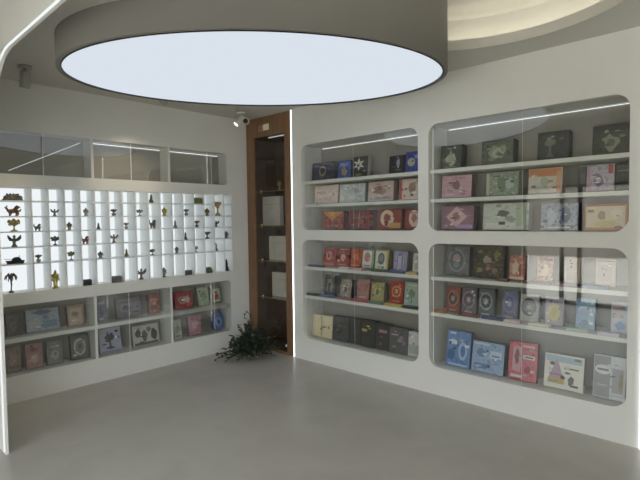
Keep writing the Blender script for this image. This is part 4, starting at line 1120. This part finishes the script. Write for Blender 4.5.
A = lambda x0, y0, x1, y1: (x0 / 5.333, 180 + y0 / 5.333, x1 / 5.333, 180 + y1 / 5.333)
B = lambda x0, y0, x1, y1: (110 + x0 / 4.9, 185 + y0 / 4.9, 110 + x1 / 4.9, 185 + y1 / 4.9)
C5 = lambda x0, y0, x1, y1: (x0 / 4.9, 260 + y0 / 4.9, x1 / 4.9, 260 + y1 / 4.9)
for f in (('mound', 'dark', 0, 0, A(20, 68, 115, 105)), ('beast', 'rust', 1, 0, A(32, 138, 105, 190)), ('tree', 'gold', 2, 0, A(43, 210, 105, 272)), ('winged', 'dark', 3, 0, A(45, 295, 107, 355)), ('tank', 'black', 4, 0, A(30, 405, 125, 445)), ('palm', 'dark', 5, 0, C5(28, 72, 80, 160)),
          ('winged', 'dark', 1, 2, A(272, 155, 310, 190)), ('robot', 'grey', 1, 4, A(443, 152, 473, 190)), ('flower', 'dark', 1, 6, A(590, 152, 622, 186)),
          ('beast', 'dark', 2, 1, A(180, 235, 217, 270)), ('robot', 'olive', 2, 3, A(353, 226, 386, 266)), ('tower', 'dark', 2, 5, A(512, 230, 538, 263)),
          ('tree', 'dark', 3, 2, A(273, 303, 314, 348)), ('beast', 'red', 3, 4, A(435, 303, 472, 342)), ('winged', 'grey', 3, 6, A(588, 293, 626, 336)),
          ('flower', 'grey', 4, 1, A(186, 393, 223, 432)), ('tree', 'olive', 4, 3, A(362, 378, 396, 422)), ('robot', 'dark', 4, 5, A(520, 377, 551, 411)),
          ('robot', 'yellow', 5, 2, C5(248, 60, 288, 142)), ('chest', 'black', 5, 4, C5(406, 100, 441, 127)), ('chest', 'dark', 5, 6, C5(548, 84, 586, 113)),
          ('tower', 'dark', 0, 9, B(188, 48, 215, 88)), ('chest', 'olive', 0, 13, B(410, 62, 441, 90)),
          ('tree', 'grey', 1, 8, B(131, 120, 159, 149)), ('robot', 'yellow', 1, 10, B(253, 114, 279, 151)), ('flower', 'grey', 1, 12, B(361, 119, 385, 149)), ('robot', 'olive', 1, 14, B(463, 118, 488, 151)), ('trophy', 'gold', 1, 15, B(513, 88, 557, 151), 0.035),
          ('flower', 'grey', 2, 7, B(66, 184, 92, 213)), ('beast', 'dark', 2, 9, B(193, 172, 222, 211)), ('tower', 'grey', 2, 11, B(308, 174, 330, 208)), ('flower', 'dark', 2, 13, B(413, 177, 437, 208)), ('winged', 'black', 2, 15, B(508, 177, 532, 206)),
          ('tower', 'dark', 3, 12, B(360, 234, 380, 269)), ('trophy', 'dark', 3, 14, B(463, 231, 489, 263)), ('robot', 'dark', 3, 16, B(558, 229, 580, 259)),
          ('tower', 'olive', 4, 7, B(68, 311, 94, 346)), ('tree', 'dark', 4, 9, B(195, 309, 219, 336)), ('robot', 'grey', 4, 11, B(316, 299, 337, 329)), ('tree', 'grey', 4, 13, B(411, 296, 430, 323)), ('tower', 'grey', 4, 15, B(510, 281, 529, 316)),
          ('winged', 'dark', 5, 8, B(133, 407, 172, 458)), ('robot', 'grey', 5, 10, B(251, 407, 277, 451)), ('chest', 'dark', 5, 12, B(363, 421, 392, 443)), ('mound', 'green', 5, 14, B(466, 405, 504, 433)), ('tower', 'black', 5, 16, B(561, 368, 587, 422))):
    figurine(*f)

# ------------------------------------------------------------------ plant in the corner
pl = empty('trailing_plant', (-4.24, 3.36, 0))
tag(pl, 'dark green leafy plant sprawling on the floor at the foot of the cabinet', 'plant')
rnd = random.Random(4)
M_LEAF = mottled('dark_leaf', [(34, 46, 36), (54, 66, 50), (84, 94, 76)], 30, 0.5)
M_STEM = paint('plant_stem', (62, 60, 44), 0.7)
lv, st = MB(), MB()
def leaf(p, d, n, s):
    d = d.normalized()
    sd = d.cross(n).normalized()
    nn = sd.cross(d)
    a, b_, c_, e_ = p, p + d * s * 0.45 + sd * s * 0.45, p + d * s + nn * s * -0.08, p + d * s * 0.45 - sd * s * 0.45
    mid = p + d * s * 0.5 - nn * s * 0.1
    lv.face([a, b_, mid], M_LEAF)
    lv.face([b_, c_, mid], M_LEAF)
    lv.face([c_, e_, mid], M_LEAF)
    lv.face([e_, a, mid], M_LEAF)
tips = []
for k in range(110):
    a = rnd.uniform(0, 2 * PI)
    r = 0.27 * math.sqrt(rnd.random())
    tips.append((Vector((r * math.cos(a), r * math.sin(a), max(0.04, rnd.uniform(0.5, 1.0) * 0.42 * (1 - (r / 0.31) ** 2)))), 16))
for e in ((-0.03, -0.46, 0.05), (0.06, -0.40, 0.03), (-0.10, -0.34, 0.12), (0.14, -0.30, 0.03), (-0.14, -0.18, 0.24), (-0.2, -0.04, 0.33), (-0.12, 0.06, 0.38), (0.24, 0.18, 0.18), (0.34, 0.14, 0.12), (0.3, 0.05, 0.05), (0.2, -0.18, 0.04), (0.0, -0.3, 0.1), (0.26, 0.2, 0.24), (-0.16, -0.36, 0.05)):
    tips.append((Vector(e), 18))
for e, n in tips:
    p0 = Vector((rnd.uniform(-0.05, 0.05), rnd.uniform(-0.05, 0.05), 0.01))
    mid = (p0 + e) / 2 + Vector((0, 0, 0.08))
    pts = []
    for i in range(7):
        t = i / 6
        pts.append(p0 * (1 - t) ** 2 + mid * 2 * t * (1 - t) + e * t * t)
    st.tube(pts, 0.003, M_STEM, 5)
    for i in range(n):
        t = 0.25 + 0.75 * (i + rnd.random()) / n
        p = p0 * (1 - t) ** 2 + mid * 2 * t * (1 - t) + e * t * t
        d = Vector((rnd.uniform(-1, 1), rnd.uniform(-1, 1), rnd.uniform(-0.5, 0.8)))
        s = rnd.uniform(0.028, 0.05)
        p.z = max(p.z, 0.03)
        if -4.24 + p.x - s < XL + 0.01:
            p.x = XL + 4.24 + 0.01 + s
        if 3.36 + p.y + s > YB - 0.02:
            p.y = YB - 3.36 - 0.02 - s
        if d.z < 0:
            d.z *= min(1, (p.z - 0.01) / s)
        leaf(p, d, Vector((rnd.uniform(-0.5, 0.5), rnd.uniform(-0.5, 0.5), 1)), s)
# the curling shoot above the leaves
sh = [(-0.08, 0.06, 0.2), (-0.10, 0.10, 0.34), (-0.11, 0.09, 0.42), (-0.11, 0.04, 0.47), (-0.10, -0.01, 0.46), (-0.09, -0.02, 0.41)]
st.tube(sh, 0.004, M_STEM, 5)
for q in sh[1:]:
    for i in range(3):
        leaf(Vector(q), Vector((rnd.uniform(-1, 1), rnd.uniform(-1, 1), rnd.uniform(-0.5, 0.5))), Vector((0, 0, 1)), 0.03)
lv.build('foliage', pl, recalc=False)
st.build('stem', pl)
